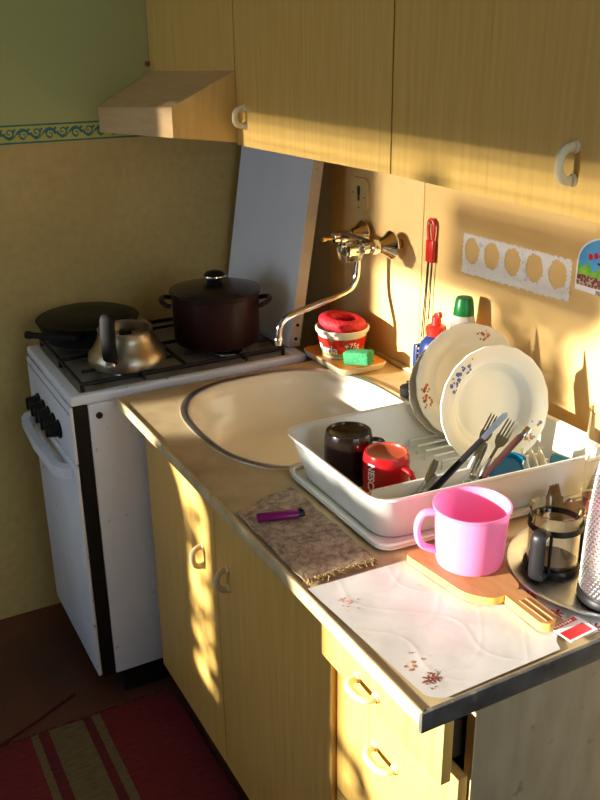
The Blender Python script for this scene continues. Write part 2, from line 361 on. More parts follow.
# unseen dark cupboard added opposite the worktop to cut bounced light
sb = thing('bounce_blocker', 'unseen dark brown cupboard added to cut light bounced at the worktop', 'bounce_blocker', (2.0, -2.47, FZ))
s1 = MB(); s1.box(1.06, 2.95, -2.68, -2.30, FZ + .06, 1.28, .004); obj('carcass', s1, 'added_dark', sb)
s1 = MB(); s1.box(1.10, 2.91, -2.66, -2.33, FZ, FZ + .06); obj('plinth', s1, 'black_mat', sb)
for k in range(3):
    s1 = MB(); s1.box(1.07 + .625 * k, 1.69 + .625 * k, -2.299, -2.282, FZ + .08, 1.26, .003); d_ = obj('door', s1, 'added_dark', sb)
    s1 = MB(); s1.lathe([(0, 0), (.008, 0), (.008, .012), (.016, .018), (.014, .026), (0, .028)], (1.64 + .625 * k, -2.282, .75), (0, 1, 0), 16); obj('knob', s1, 'brass', d_)

# ================================================================== wall cabinets and hood
def bow_handle(x, z0, z1, y, parent, horiz=False):
    h = MB(); L = (z1 - z0) / 2 * .80; c = (z0 + z1) / 2; pr = .026
    pts = [(-1.0, -.004), (-1, pr * .35), (-.86, pr * .75), (-.5, pr), (0, pr * 1.05), (.5, pr), (.86, pr * .75), (1, pr * .35), (1.0, -.004)]
    if horiz: P = [(x + L * a, y - d, c) for a, d in pts]
    else: P = [(x, y - d, c + L * a) for a, d in pts]
    h.tube(smooth_path(P, 4), .0058, 10, flat=(1.0, 1.25) if not horiz else (1.3, 1.0))
    for sgn in (-1, 1):
        if horiz: h.lathe([(0, 0), (.010, 0), (.009, .004), (.006, .006)], (x + sgn * L, y, c), (0, -1, 0), 14)
        else: h.lathe([(0, 0), (.010, 0), (.009, .004), (.006, .006)], (x, y, c + sgn * L), (0, -1, 0), 14)
    return obj('handle', h, 'handle', parent)
CY = -.39
def wall_cab(x0, x1, z0l, z0r, z1, label, hx=None, hz=None):
    t = thing('wall_cabinet', label, 'cabinet', ((x0 + x1) / 2, -.19, min(z0l, z0r)), 'wall cabinets above the worktop')
    b_ = MB(); y1 = -.001; yb = CY + .02
    b_.hexa([(x0, yb, z0l), (x1, yb, z0r), (x1, y1, z0r), (x0, y1, z0l), (x0, yb, z1), (x1, yb, z1), (x1, y1, z1), (x0, y1, z1)])
    obj('carcass', b_, 'cab', t)
    d = MB(); g = .0012; zo = -.004
    d.hexa([(x0 + g, CY, z0l + zo), (x1 - g, CY, z0r + zo), (x1 - g, yb - .0008, z0r + zo), (x0 + g, yb - .0008, z0l + zo), (x0 + g, CY, z1), (x1 - g, CY, z1), (x1 - g, yb - .0008, z1), (x0 + g, yb - .0008, z1)])
    dd = obj('door', d, 'cab', t)
    if hx is not None: bow_handle(hx, hz[0], hz[1], CY, dd)
    return t
wall_cab(-.598, -.002, 1.604, 1.620, 2.25, 'short wooden wall cabinet above the sloping hood')
wall_cab(0, .672, 1.450, 1.458, 2.25, 'wooden wall cabinet right of the hood, above the tap', .050, (1.490, 1.540))
wall_cab(.674, 1.204, 1.458, 1.452, 2.25, 'wooden wall cabinet farthest from the hood, above the dish rack', 1.132, (1.494, 1.552))
hd = thing('range_hood', 'wooden sloping cooker hood above the stove', 'hood', (-.3, -.38, 1.44))
# slightly sagging to the left, as it hangs
hp = MB()
A0, A1 = (-.598, -.556, 1.438), (0, -.556, 1.472); B0, B1 = (-.598, -.556, 1.508), (0, -.556, 1.541)
D0, D1 = (-.598, CY - .001, 1.602), (0, CY - .001, 1.617); E0, E1 = (-.598, CY - .001, 1.418), (0, CY - .001, 1.452)
vv = [hp.bm.verts.new(p) for p in (A0, A1, B1, B0, D0, D1, E1, E0)]
def quad(mb, *ix): mb._f([vv[i] for i in ix])
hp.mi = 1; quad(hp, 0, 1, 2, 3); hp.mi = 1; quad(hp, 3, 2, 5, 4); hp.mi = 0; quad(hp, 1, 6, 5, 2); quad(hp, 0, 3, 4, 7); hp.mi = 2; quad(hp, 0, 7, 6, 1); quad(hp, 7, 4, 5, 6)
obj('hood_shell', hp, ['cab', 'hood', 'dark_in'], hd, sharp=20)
# little nail stub by the cabinet corner
nl = MB(); nl.tube([(-.6, -.40, 1.625), (-.575, -.405, 1.622)], .004, 8); nl.lathe([(0, 0), (.008, 0), (.008, .003), (0, .004)], (-.575, -.405, 1.622), (1, 0, 0), 10)
tag(obj('wall_nail', nl, 'fl_brown', base=(-.6, -.40, 1.625)), 'rusty nail in the green wall beside the cabinet corner', 'nail')

# ================================================================== base cabinets and worktop
FY = -.68
bc = thing('base_cabinet', 'wooden two-door sink cabinet under the worktop, beside the stove', 'cabinet', (.48, -.35, FZ))
b_ = MB()
b_.box(-.014, .004, FY + .02, -.02, 0, .812); b_.box(.945, .962, FY + .02, -.02, 0, .812); b_.box(.004, .945, FY + .02, -.02, 0, .018); b_.box(.004, .945, -.03, -.02, .018, .812)
b_.box(.004, .945, FY + .02, FY + .045, .74, .812)
obj('carcass', b_, 'cab', bc)
p_ = MB(); p_.box(.03, .96, FY + .06, FY + .08, FZ, 0); p_.box(.03, .05, FY + .08, -.03, FZ, 0); p_.box(.93, .95, FY + .08, -.03, FZ, 0); obj('plinth', p_, 'black_mat', bc)
d = MB(); d.box(-.016, .436, FY, FY + .019, -.005, .808, .0015); d1 = obj('door', d, 'cab', bc); bow_handle(.360, .529, .593, FY, d1)
d = MB(); d.box(.439, .958, FY, FY + .019, -.005, .808, .0015); d2 = obj('door', d, 'cab', bc); bow_handle(.503, .547, .609, FY, d2)
dc = thing('drawer_cabinet', 'wooden drawer unit at the open end of the worktop, top drawer ajar', 'cabinet', (1.14, -.35, FZ))
s1 = MB(); s1.box(1.295, 1.313, -.650, -.02, FZ, .81); o_ = obj('side_panel', s1, 'board_end', dc); o_['label'] = 'scuffed grey-brown end panel'
s1 = MB(); s1.mi = 0; s1.box(1.2952, 1.3128, -.6522, -.650, FZ, .81); obj('edge_band', s1, 'edge', o_)
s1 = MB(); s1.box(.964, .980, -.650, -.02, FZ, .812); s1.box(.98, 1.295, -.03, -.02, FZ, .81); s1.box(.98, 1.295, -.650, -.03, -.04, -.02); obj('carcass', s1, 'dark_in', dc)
def drawer(z0, z1, y, hz, hx0, hx1):
    f = MB(); f.box(.962, 1.307, y, y + .018, z0, z1, .0015); d_ = obj('drawer', f, 'cab', dc)
    q = MB(); yb = y + .0185
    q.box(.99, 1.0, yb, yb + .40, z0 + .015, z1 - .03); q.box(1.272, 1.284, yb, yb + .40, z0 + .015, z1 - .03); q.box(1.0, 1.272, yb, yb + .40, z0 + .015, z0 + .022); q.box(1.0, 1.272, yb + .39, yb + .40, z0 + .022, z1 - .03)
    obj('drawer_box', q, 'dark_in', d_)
    bow_handle((hx0 + hx1) / 2, hz - (hx1 - hx0) / 2, hz + (hx1 - hx0) / 2, y, d_, True)
drawer(.693, .806, -.703, .727, 1.075, 1.145)
drawer(.375, .689, -.671, .577, 1.082, 1.158)
drawer(.03, .371, -.671, .25, 1.082, 1.158)

SC, SA, SB, SN = (.320, -.393), .285, .256, 2.6
def sup(t, k=1.0):
    c_, s_ = math.cos(t), math.sin(t)
    return (SC[0] + k * SA * math.copysign(abs(c_) ** (2 / SN), c_), SC[1] + k * SB * math.copysign(abs(s_) ** (2 / SN), s_))
wt = thing('worktop', 'long stained brown worktop with pale front edge, sink set in it', 'worktop', (.66, -.37, .82))
s1 = MB(); X0, X1, Y0, Y1, ZT, ZB = 0.0, 1.312, -.744, -.001, .85, .822
N = 96; inn, out = [], []
for k in range(N):
    t = 2 * PI * (k + .5) / N; x, y = sup(t, .985); inn.append((x, y))
    dx, dy = x - SC[0], y - SC[1]
    tt = min(((X1 if dx > 0 else X0) - SC[0]) / dx if abs(dx) > 1e-9 else 1e9, ((Y1 if dy > 0 else Y0) - SC[1]) / dy if abs(dy) > 1e-9 else 1e9)
    out.append([SC[0] + dx * tt, SC[1] + dy * tt])
for cx_, cy_ in ((X0, Y0), (X0, Y1), (X1, Y0), (X1, Y1)):
    i = min(range(N), key=lambda j: (out[j][0] - cx_) ** 2 + (out[j][1] - cy_) ** 2); out[i] = [cx_, cy_]
for Z in (ZT, ZB):
    a = [s1.bm.verts.new((x, y, Z)) for x, y in inn]; c_ = [s1.bm.verts.new((x, y, Z)) for x, y in out]
    for k in range(N):
        s1._f([a[k], a[(k + 1) % N], c_[(k + 1) % N], c_[k]])
    if Z == ZT: ta, to = a, c_
for k in range(N):
    s1._f([ta[k], ta[(k + 1) % N], a[(k + 1) % N], a[k]]); s1._f([to[k], to[(k + 1) % N], c_[(k + 1) % N], c_[k]])
obj('slab', s1, 'counter', wt)
s1 = MB(); s1.box(0, 1.318, -.752, -.7442, .826, .8525, .003); o_ = obj('front_edge', s1, 'edge', wt); o_['label'] = 'pale worn edge strip'
s1 = MB(); s1.box(1.3122, 1.320, -.752, -.001, .818, .8515, .002); o_ = obj('end_edge', s1, 'edge_grey', wt); o_['label'] = 'dark grey chipped end strip'
sk = thing('sink', 'cream enamel sink bowl with metal rim, set in the worktop', 'sink', (SC[0], SC[1], .70))
s1 = MB(); rings = []
for kk, z in ((1.0, .8535), (.985, .8515), (.955, .845), (.93, .82), (.90, .775), (.86, .735), (.78, .712), (.62, .704), (.3, .701), (.08, .699)):
    rings.append([s1.bm.verts.new((*sup(2 * PI * k / N, kk), z)) for k in range(N)])
for A, B in zip(rings, rings[1:]):
    for k in range(N): s1._f([A[k], B[k], B[(k + 1) % N], A[(k + 1) % N]])
s1._f(rings[-1])
obj('bowl', s1, 'enamel_cream', sk)
s1 = MB(); prof = [(1.054, .8502), (1.053, .8528), (1.036, .8544), (1.004, .8542), (.990, .8528), (.978, .849)]; rings = []
for kk, z in prof: rings.append([s1.bm.verts.new((*sup(2 * PI * k / N, kk), z)) for k in range(N)])
for A, B in zip(rings, rings[1:]):
    for k in range(N): s1._f([A[k], B[k], B[(k + 1) % N], A[(k + 1) % N]])
obj('rim', s1, 'steel', sk)
s1 = MB(); s1.lathe([(0, .7045), (.022, .7045), (.030, .706), (.032, .7035)], (SC[0], SC[1], 0), n=24); obj('drain', s1, 'steel', sk)

# ================================================================== stove
SX0, SX1, SF = -.518, -.040, -.858
sv = thing('gas_stove', 'white gas stove with black knobs, its pale blue lid raised', 'stove', (-.29, -.52, FZ))
s1 = MB(); s1.box(SX0, SX1, -.815, -.20, -.005, .829, .004); obj('body', s1, 'white_enamel', sv)
s1 = MB(); s1.lathe([(0, .001), (.003, .001), (.004, .003), (.009, .003), (.009, 0), (0, 0)], (SX1, -.788, .796), (1, 0, 0), 18); obj('grommet', s1, 'black', sv)
s1 = MB(); s1.box(SX0 + .004, SX1 - .001, SF + .006, -.8155, -.005, .829, .001); obj('front_frame', s1, 'black_mat', sv)
s1 = MB(); s1.box(SX0 + .03, SX1 - .015, -.79, -.24, FZ, -.006); obj('plinth', s1, 'black_mat', sv)
s1 = MB(); s1.box(SX0, SX1, SF, -.18, .830, .857, .007, seg=3); obj('top_plate', s1, 'white_enamel', sv)
s1 = MB(); s1.box(SX0 + .022, SX1 - .016, -.828, -.225, .8572, .8588, .0006); obj('hob_well', s1, 'hob', sv)
s1 = MB(); s1.box(SX0 + .002, SX1 - .003, SF - .004, SF + .0055, .668, .828, .003); cp = obj('control_panel', s1, 'white_enamel', sv)
s1 = MB(); s1.box(SX0 + .002, SX1 - .006, SF - .0052, SF - .0042, .808, .811); obj('panel_line', s1, 'blue_pl', cp)
for k in range(5):
    x = -.402 + .056 * k
    kb = MB(); kb.lathe([(0, 0), (.026, 0), (.026, .006), (.021, .009), (.0185, .030), (.016, .033), (0, .0335)], (x, SF - .0042, .722), (0, -1, 0), 24)
    kb.box(x - .0045, x + .0045, SF - .043, SF - .030, .704, .740, .003)
    obj('knob', kb, 'black', sv)
s1 = MB(); s1.box(SX0 + .004, SX1 - .004, SF - .006, SF + .0055, .0, .664, .004); od = obj('oven_door', s1, 'white_enamel', sv); od['label'] = 'white oven door'
s1 = MB()
hy = SF - .048; s1.prism([(-.520, SF - .007), (-.515, SF - .030), (-.48, hy), (-.30, hy - .008), (-.11, hy), (-.075, SF - .030), (-.070, SF - .007), (-.095, SF - .007), (-.125, hy + .018), (-.30, hy + .012), (-.47, hy + .018), (-.495, SF - .007)], .622, .652)
obj('door_handle', s1, 'white_enamel', od)
gr = MB(); gz = .878
gx0, gx1, gy0, gy1 = SX0 + .028, SX1 - .022, -.818, -.245
gr.tube([(gx0, gy0, gz), (gx1, gy0, gz), (gx1, gy1, gz), (gx0, gy1, gz), (gx0, gy0, gz)], .0062, 8)
gr.tube([((gx0 + gx1) / 2, gy0, gz), ((gx0 + gx1) / 2, gy1, gz)], .0055, 8); gr.tube([(gx0, (gy0 + gy1) / 2, gz), (gx1, (gy0 + gy1) / 2, gz)], .0055, 8)
BUR = [(-.425, -.665, .05), (-.155, -.665, .036), (-.425, -.375, .036), (-.155, -.375, .045)]
for bx, by, br in BUR:
    for a in range(4):
        dx, dy = math.cos(a * PI / 2), math.sin(a * PI / 2)
        gr.tube([(bx + dx * .128, by + dy * .128, gz), (bx + dx * .035, by + dy * .035, gz + .001)], .0048, 8)
for cx_, cy_ in ((gx0, gy0), (gx1, gy0), (gx1, gy1), (gx0, gy1), ((gx0 + gx1) / 2, gy0), ((gx0 + gx1) / 2, gy1)):
    gr.tube([(cx_, cy_, gz), (cx_, cy_, .8588)], .006, 8)
obj('pan_support', gr, 'black', sv)
for bx, by, br in BUR:
    q = MB(); q.mi = 0; q.lathe([(br * 1.25, .8589), (br * 1.2, .862), (br * .9, .864), (br * .88, .867)], (bx, by, 0), n=28)
    q.mi = 1; q.lathe([(br * .95, .867), (br, .869), (br * .95, .8715), (0, .8725)], (bx, by, 0), n=28)
    obj('burner', q, ['steel', 'black_mat'], sv)
# raised lid, leaning back against the wall panel
s1 = MB()
yb0, yt0, th = -.205, -.118, .034; zb, zt = .862, 1.405
x0, x1 = -.556, -.100
s1.mi = 0
P = [(x0, yb0, zb), (x1, yb0, zb), (x1, yb0 + th, zb), (x0, yb0 + th, zb), (x0, yt0, zt), (x1, yt0, zt), (x1, yt0 + th, zt), (x0, yt0 + th, zt)]
v = [s1.bm.verts.new(p) for p in P]
s1._f([v[0], v[1], v[5], v[4]]); s1._f([v[3], v[2], v[6], v[7]])
s1.mi = 1
for a in ((0, 3, 7, 4), (1, 2, 6, 5), (4, 5, 6, 7), (0, 1, 2, 3)): s1._f([v[i] for i in a])
ld = obj('lid', s1, ['lid_blue', 'lid_edge'], sv, sharp=20); ld['label'] = 'raised pale blue stove lid'
for zz in (.885, .925):
    s1 = MB(); yy = yb0 + (yt0 - yb0) * (zz - zb) / (zt - zb) + .018
    s1.lathe([(0, 0), (.005, 0), (.005, .002), (0, .003)], (x1, yy, zz), (1, 0, 0), 12)
    obj('hinge_screw', s1, 'black', ld)

# ---- pan
fp = thing('frying_pan', 'black frying pan on the left front burner', 'pan', (-.415, -.695, .885))
s1 = MB(); cx_, cy_ = -.415, -.695
s1.lathe([(0, .8855), (.115, .8855), (.122, .889), (.143, .943), (.146, .948), (.142, .949), (.138, .945), (.119, .893), (.11, .8905), (0, .8905)], (cx_, cy_, 0), n=56); obj('pan_body', s1, 'black_mat', fp)
s1 = MB(); s1.tube(smooth_path([(-.300, -.742, .938), (-.272, -.772, .937), (-.305, -.806, .934), (-.348, -.846, .932), (-.384, -.878, .931)], 4), [.009] * 15 + [.011, .011], 10, flat=(1.0, 1.0)); obj('pan_handle', s1, 'black_mat', fp)
s1 = MB(); s1.lathe([(0, .953), (.139, .951), (.144, .9495), (.139, .9485), (0, .9488)], (cx_, cy_, 0), n=56); s1.lathe([(.130, .9512), (.12, .9585), (.06, .963), (0, .964)], (cx_, cy_, 0), n=56); lidp = obj('pan_lid', s1, 'black', fp)
# ---- pot
pc = (-.203, -.383)
pt = thing('cooking_pot', 'dark maroon cooking pot with glass lid on the right back burner', 'pot', (*pc, .885))
s1 = MB(); s1.lathe([(0, .8855), (.112, .8855), (.118, .890), (.1215, .90), (.1225, 1.0240), (.127, 1.0280), (.127, 1.0320), (.121, 1.0320), (.119, 1.0240), (.117, .90), (0, .892)], (*pc, 0), n=56); obj('pot_body', s1, 'pot', pt)
s1 = MB(); s1.lathe([(.126, 1.0325), (.127, 1.0360), (.122, 1.0385), (.08, 1.0490), (.03, 1.0540), (0, 1.0545)], (*pc, 0), n=56); pl_ = obj('pot_lid', s1, 'smoke', pt)
s1 = MB(); s1.lathe([(.1275, 1.0325), (.1288, 1.0345), (.1275, 1.0372), (.1255, 1.0365)], (*pc, 0), n=56); obj('lid_band', s1, 'black', pl_)
s1 = MB(); s1.mi = 0; s1.lathe([(.026, 1.0535), (.021, 1.0590), (.026, 1.0680), (.033, 1.0720)], (*pc, 0), n=28); s1.lathe([(.030, 1.0765), (.025, 1.084), (.014, 1.0880), (0, 1.0890)], (*pc, 0), n=28)
s1.mi = 1; s1.lathe([(.032, 1.0715), (.0345, 1.0740), (.0335, 1.0775), (.0295, 1.077)], (*pc, 0), n=28); obj('lid_knob', s1, ['black', 'chrome'], pl_)
for sg in (1, -1):
    ax = Vector((.475, .88, 0)) * sg; nn = Vector((-ax.y, ax.x, 0)); h = MB(); c_ = Vector((*pc, .998))
    pts = [c_ + ax * .120 + nn * -.045, c_ + ax * .135 + nn * -.042 + Vector((0, 0, .004)), c_ + ax * .150 + nn * -.022 + Vector((0, 0, .010)), c_ + ax * .154 + Vector((0, 0, .012)), c_ + ax * .150 + nn * .022 + Vector((0, 0, .010)), c_ + ax * .135 + nn * .042 + Vector((0, 0, .004)), c_ + ax * .120 + nn * .045]
    h.tube(smooth_path(pts, 4), .0068, 10); obj('pot_handle', h, 'pot', pt)
# ---- kettle
kc = (-.148, -.668)
kt = thing('kettle', 'dull aluminium kettle with black handle on the right front burner', 'kettle', (*kc, .885))
s1 = MB(); s1.lathe([(0, .8855), (.094, .8855), (.101, .891), (.1035, .902), (.102, .916), (.090, .932), (.0765, .955), (.071, .976), (.0735, .982), (.0715, .984), (.067, .980), (.0675, .970), (.069, .955)], (*kc, 0), n=56); obj('kettle_body', s1, 'alu', kt)
s1 = MB(); s1.lathe([(.069, .9545), (.060, .951), (.03, .952), (0, .953)], (*kc, 0), n=40); kl = obj('kettle_lid', s1, 'alu', kt)
s1 = MB(); s1.lathe([(.008, .953), (.008, .962), (.017, .965), (.017, .973), (.012, .978), (0, .978)], (*kc, 0), n=20); obj('lid_knob', s1, 'black', kl)
k0 = Vector((*kc, 0))
s1 = MB(); s1.tube(smooth_path([(-.066, -.734, .920), (-.052, -.742, .942), (-.048, -.744, .990), (-.052, -.741, 1.036), (-.058, -.735, 1.043)], 5), [.011] * 4 + [.0145] * 14 + [.013, .012, .008], 12, flat=(1.35, .8)); kh = obj('kettle_handle', s1, 'black_mat', kt)
s1 = MB(); s1.tube([(-.067, -.732, .930), (-.055, -.742, .914), (-.046, -.748, .926)], .010, 10); obj('bracket', s1, 'steel', kh)
sd = Vector((-.75, .66, 0)).normalized()
s1 = MB(); s1.tube(smooth_path([k0 + sd * .09 + Vector((0, 0, .905)), k0 + sd * .118 + Vector((0, 0, .935)), k0 + sd * .135 + Vector((0, 0, .965))], 4), [.022, .021, .019, .017, .015, .0135, .012, .011, .010], 14); obj('spout', s1, 'alu', kt)
s1 = MB()

# ================================================================== tap
tp = thing('wall_tap', 'chrome wall mixer tap with swivel spout above the sink', 'tap', (.075, -.01, 1.185))
TZ = 1.186
for x, yo in ((-.012, -.016), (.15, -.030)):
    s1 = MB(); s1.lathe([(.036, 0), (.0365, .004), (.030, .012), (.021, .026), (.0165, .036), (.0155, .038)], (x, yo, TZ), (0, -1, 0), 32); obj('escutcheon', s1, 'chrome', tp)
    s1 = MB(); s1.lathe([(.0125, .0), (.0125, .085)], (x, -.001, TZ), (0, -1, 0), 18); obj('inlet_pipe', s1, 'brass' if x > 0 else 'chrome', tp)
s1 = MB()
s1.tube([(-.006, -.086, TZ), (.156, -.086, TZ)], .0165, 20)
for x in (0, .15): s1.lathe([(.0, -.012), (.0175, -.012), (.0185, .0), (.0175, .014), (.014, .018), (.0135, .032), (.010, .034), (0, .034)], (x, -.086, TZ), (0, -1, 0), 24)
s1.lathe([(.014, .0), (.0155, .012), (.0155, .026), (.012, .03)], (.075, -.086, TZ), (0, 0, -1), 20)
obj('mixer_body', s1, 'chrome', tp)
s1 = MB(); s1.tube([(0, -.119, TZ), (0, -.150, TZ)], .0048, 10); s1.tube([(0, -.142, TZ), (0, -.152, TZ)], .0068, 8); obj('valve_spindle', s1, 'brass', tp)
s1 = MB()
def flute(a, r): return 1 + .07 * math.cos(6 * a) if r > .012 else 1
s1.lathe([(0, .0), (.018, 0), (.027, .006), (.0300, .018), (.0300, .042), (.026, .054), (.017, .059), (0, .059)], (.15, -.125, TZ), (0, -1, 0), 48, squash=flute)
kn = obj('valve_knob', s1, 'glass', tp); kn['label'] = 'clear acrylic tap knob'
s1 = MB(); s1.lathe([(0, .001), (.007, .001), (.007, .040), (.010, .041), (.010, .045), (0, .046)], (.15, -.119, TZ), (0, -1, 0), 16); obj('knob_core', s1, 'chrome', kn)
s1 = MB(); spp = smooth_path([(.075, -.086, 1.157), (.075, -.087, 1.12), (.075, -.092, 1.088), (.0748, -.110, 1.062), (.0735, -.150, 1.047), (.071, -.215, 1.031), (.068, -.275, 1.016), (.066, -.303, 1.004), (.065, -.318, .985), (.065, -.322, .957)], 5)
s1.tube(spp, .0088, 16); obj('spout', s1, 'chrome', tp)
s1 = MB(); s1.lathe([(.0088, 0), (.0115, .004), (.0115, .016), (.010, .019), (.010, .022), (.007, .022)], (.065, -.3225, .960), (0, -.05, -1), 20); obj('aerator', s1, 'chrome', tp)

# ================================================================== wall items
pg = thing('wall_switch_plate', 'ivory switch plate with a keyhole slot below the cabinet', 'switch plate', (-.045, -.0005, 1.29))
def rrect(cx, cz, w_, h_, r, n=6):
    out = []
    for (sx_, sz_, a0) in ((1, 1, 0), (-1, 1, PI / 2), (-1, -1, PI), (1, -1, 3 * PI / 2)):
        for k in range(n + 1):
            a = a0 + k * PI / 2 / n; out.append((cx + sx_ * (w_ / 2 - r) + r * math.cos(a), cz + sz_ * (h_ / 2 - r) + r * math.sin(a)))
    return out
onwall = lambda x, z, d: (x, -d, z)
s1 = MB(); s1.prism(rrect(-.048, 1.288, .085, .088, .018), .0005, .008, fn=onwall); obj('plate', s1, 'plug', pg)
s1 = MB(); s1.prism(rrect(-.050, 1.297, .014, .026, .006), .0082, .0092, fn=onwall); s1.prism(rrect(-.050, 1.279, .008, .020, .003), .0082, .0092, fn=onwall); obj('slot', s1, 'print_black', pg)
for dx, dz in ((.028, -.005), (-.028, .004), (0, -.034)):
    s1 = MB(); s1.lathe([(.0025, 0), (.002, .001), (0, .001)], (-.05 + dx, -.008, 1.285 + dz), (0, -1, 0), 8); obj('screw', s1, 'print_black', pg)
# red handled utensil hanging on the seam
ut = thing('hanging_tongs', 'red loop-handled wire tongs hanging on the wall panel', 'tongs', (.29, -.008, 1.20))
hx = .290
s1 = MB(); s1.tube(smooth_path([(hx - .006, -.010, 1.218), (hx - .010, -.010, 1.250), (hx - .006, -.010, 1.268), (hx + .002, -.010, 1.271), (hx + .010, -.010, 1.266), (hx + .013, -.010, 1.250), (hx + .010, -.010, 1.218)], 4), .0042, 8, flat=(1, 1.2))
s1.box(hx - .013, hx + .017, -.016, -.004, 1.166, 1.222, .004); obj('handle', s1, 'red_pl', ut)
for x0_, x1_, z1_ in ((hx - .007, hx - .022, .965), (hx + .010, hx + .006, 1.02), (hx - .003, hx - .014, .965)):
    s1 = MB(); s1.tube([(x0_, -.010, 1.168), ((x0_ + x1_) / 2 - .001, -.009, (1.168 + z1_) / 2), (x1_, -.010, z1_)], .0018, 6); obj('wire', s1, 'grey_handle', ut)
s1 = MB(); s1.tube([(hx + .002, 0, 1.262), (hx + .002, -.020, 1.264)], .0022, 8); s1.lathe([(.0045, 0), (.004, .0015), (0, .002)], (hx + .002, -.020, 1.264), (0, -1, 0), 10)
tag(obj('wall_nail', s1, 'steel', base=(hx, 0, 1.262)), 'steel nail in the wall panel holding the red tongs', 'nail')
# torn residue strip with five rings
s1 = MB(); rnd = random.Random(5); NX, NZ = 120, 34; W_, H_ = .356, .098
def jit(i, j): return .0012 * math.sin(i * 1.7 + j * 2.3) + .0008 * math.sin(i * .31 - j * .9)
grid = {}
for i in range(NX + 1):
    for j in range(NZ + 1):
        x = .406 + W_ * i / NX; z = 1.163 + .012 * i / NX + (H_ - .008 * (i / NX)) * j / NZ
        grid[i, j] = (x, z)
used = {}
def gv(i, j):
    if (i, j) not in used: x, z = grid[i, j]; used[i, j] = s1.bm.verts.new((x, -.0012, z))
    return used[i, j]
for i in range(NX):
    for j in range(NZ):
        x = (grid[i, j][0] + grid[i + 1, j + 1][0]) / 2; z = (grid[i, j][1] + grid[i + 1, j + 1][1]) / 2; hole = False
        for k in range(5):
            cx_ = .441 + .0705 * k; cz_ = 1.222 + .001 * k; rr = .0275 + .0008 * math.sin(5 * math.atan2(z - cz_, x - cx_) + k) + rnd.uniform(-.0012, .0012)
            if ((x - cx_) / .95) ** 2 + ((z - cz_) / 1.12) ** 2 < rr * rr: hole = True
        e = min(i, NX - 1 - i, j, NZ - 1 - j)
        if e == 0 and rnd.random() < .45: hole = True
        if rnd.random() < .012: hole = True
        if not hole: s1._f([gv(i, j), gv(i + 1, j), gv(i + 1, j + 1), gv(i, j + 1)])
tag(obj('torn_sticker', s1, 'paper', base=(.58, -.0005, 1.163)), 'torn white sticker strip with five round gaps on the wall', 'sticker')
# arched printed label
s1 = MB(); ax0, ax1, az0, azs = .774, .934, 1.208, 1.268
def lx(x, z, d): return (x, -d, z + (x - .772) * .0)
cxl = (ax0 + ax1) / 2; rx = (ax1 - ax0) / 2
s1.mi = 0; s1.prism([(ax0, az0), (ax1, az0)] + arc(lambda a: (cxl + rx * math.cos(a), azs + .056 * math.sin(a)), 0, PI, 24), .0005, .0012, fn=lx)
i2 = .004
s1.mi = 1; s1.prism([(ax0 + i2, 1.236), (ax1 - i2, 1.236)] + arc(lambda a: (cxl + (rx - i2) * math.cos(a), azs + .0525 * math.sin(a)), 0, PI, 24), .0012, .0015, fn=lx)
s1.mi = 2; s1.prism([(ax0 + i2, 1.236), (ax1 - i2, 1.236)] + [(ax1 - i2 - (ax1 - ax0 - 2 * i2) * k / 16, 1.251 + .006 * math.sin(k * 2.1) + (.008 if k % 3 else 0) + (.006 if k > 12 else 0)) for k in range(17)], .0015, .0018, fn=lx)
s1.mi = 3; s1.prism([(ax0 + i2, 1.220), (ax1 - i2, 1.220), (ax1 - i2, 1.240), (ax0 + i2, 1.242)], .0018, .0021, fn=lx)
s1.mi = 4
for k in range(7):
    a = k / 6 - .5; s1.prism(arc(lambda t: (cxl + .085 * a - .002 + .0062 * math.cos(t), 1.288 - .03 * a * a + .0065 * math.sin(t)), 0, 2 * PI, 10)[:-1], .0015, .0019, fn=lx)
s1.mi = 5
for k in range(9): s1.prism([(.832 + .0035 * k, 1.208), (.8338 + .0035 * k, 1.208), (.8338 + .0035 * k, 1.217), (.832 + .0035 * k, 1.217)], .0012, .0016, fn=lx)
for k in range(3): s1.prism([(cxl - .025 + .016 * k, 1.268), (cxl - .013 + .016 * k, 1.268), (cxl - .013 + .016 * k, 1.272), (cxl - .025 + .016 * k, 1.272)], .0015, .0019, fn=lx)
tag(obj('arched_label', s1, ['white', 'sky_blue', 'print_green', 'print_brown', 'print_red', 'print_black'], base=(cxl, -.0005, az0)), 'arched printed label with blue sky and green plants on the wall', 'label')

# ================================================================== corner behind the sink
tr = thing('soap_tray', 'orange glazed tray with cream underside in the sink corner', 'tray', (.06, -.118, .851))
def rr2(x0, x1, y0, y1, r, n=5): return rrect((x0 + x1) / 2, (y0 + y1) / 2, x1 - x0, y1 - y0, r, n)
def tray_mesh(rings_):
    mbs = MB(); prev = None
    for pts, z, mi_ in rings_:
        L = [mbs.bm.verts.new((x, y, z)) for x, y in pts]
        if prev:
            mbs.mi = mi_
            for k in range(len(L)): mbs._f([prev[k], prev[(k + 1) % len(L)], L[(k + 1) % len(L)], L[k]])
        else: mbs._f(L)
        prev = L
    mbs._f(prev); return mbs
s1 = tray_mesh([(rr2(-.046, .161, -.181, -.052, .018), .8515, 0), (rr2(-.051, .166, -.185, -.047, .02), .858, 0), (rr2(-.056, .171, -.190, -.042, .022), .870, 0), (rr2(-.054, .169, -.188, -.044, .022), .8725, 0)])
obj('underside', s1, 'cream_pl', tr)
s1 = tray_mesh([(rr2(-.055, .170, -.189, -.043, .022), .8726, 0), (rr2(-.053, .168, -.187, -.045, .021), .8740, 0), (rr2(-.046, .161, -.180, -.052, .019), .8690, 0), (rr2(-.036, .151, -.171, -.061, .016), .8630, 0)])
obj('glaze', s1, 'orange', tr)
tb_c = (.040, -.112); tz0 = .8635
tb = thing('margarine_tub', 'round red and white margarine tub on the orange tray', 'tub', (*tb_c, tz0))
R0, R1, H = .056, .069, .078
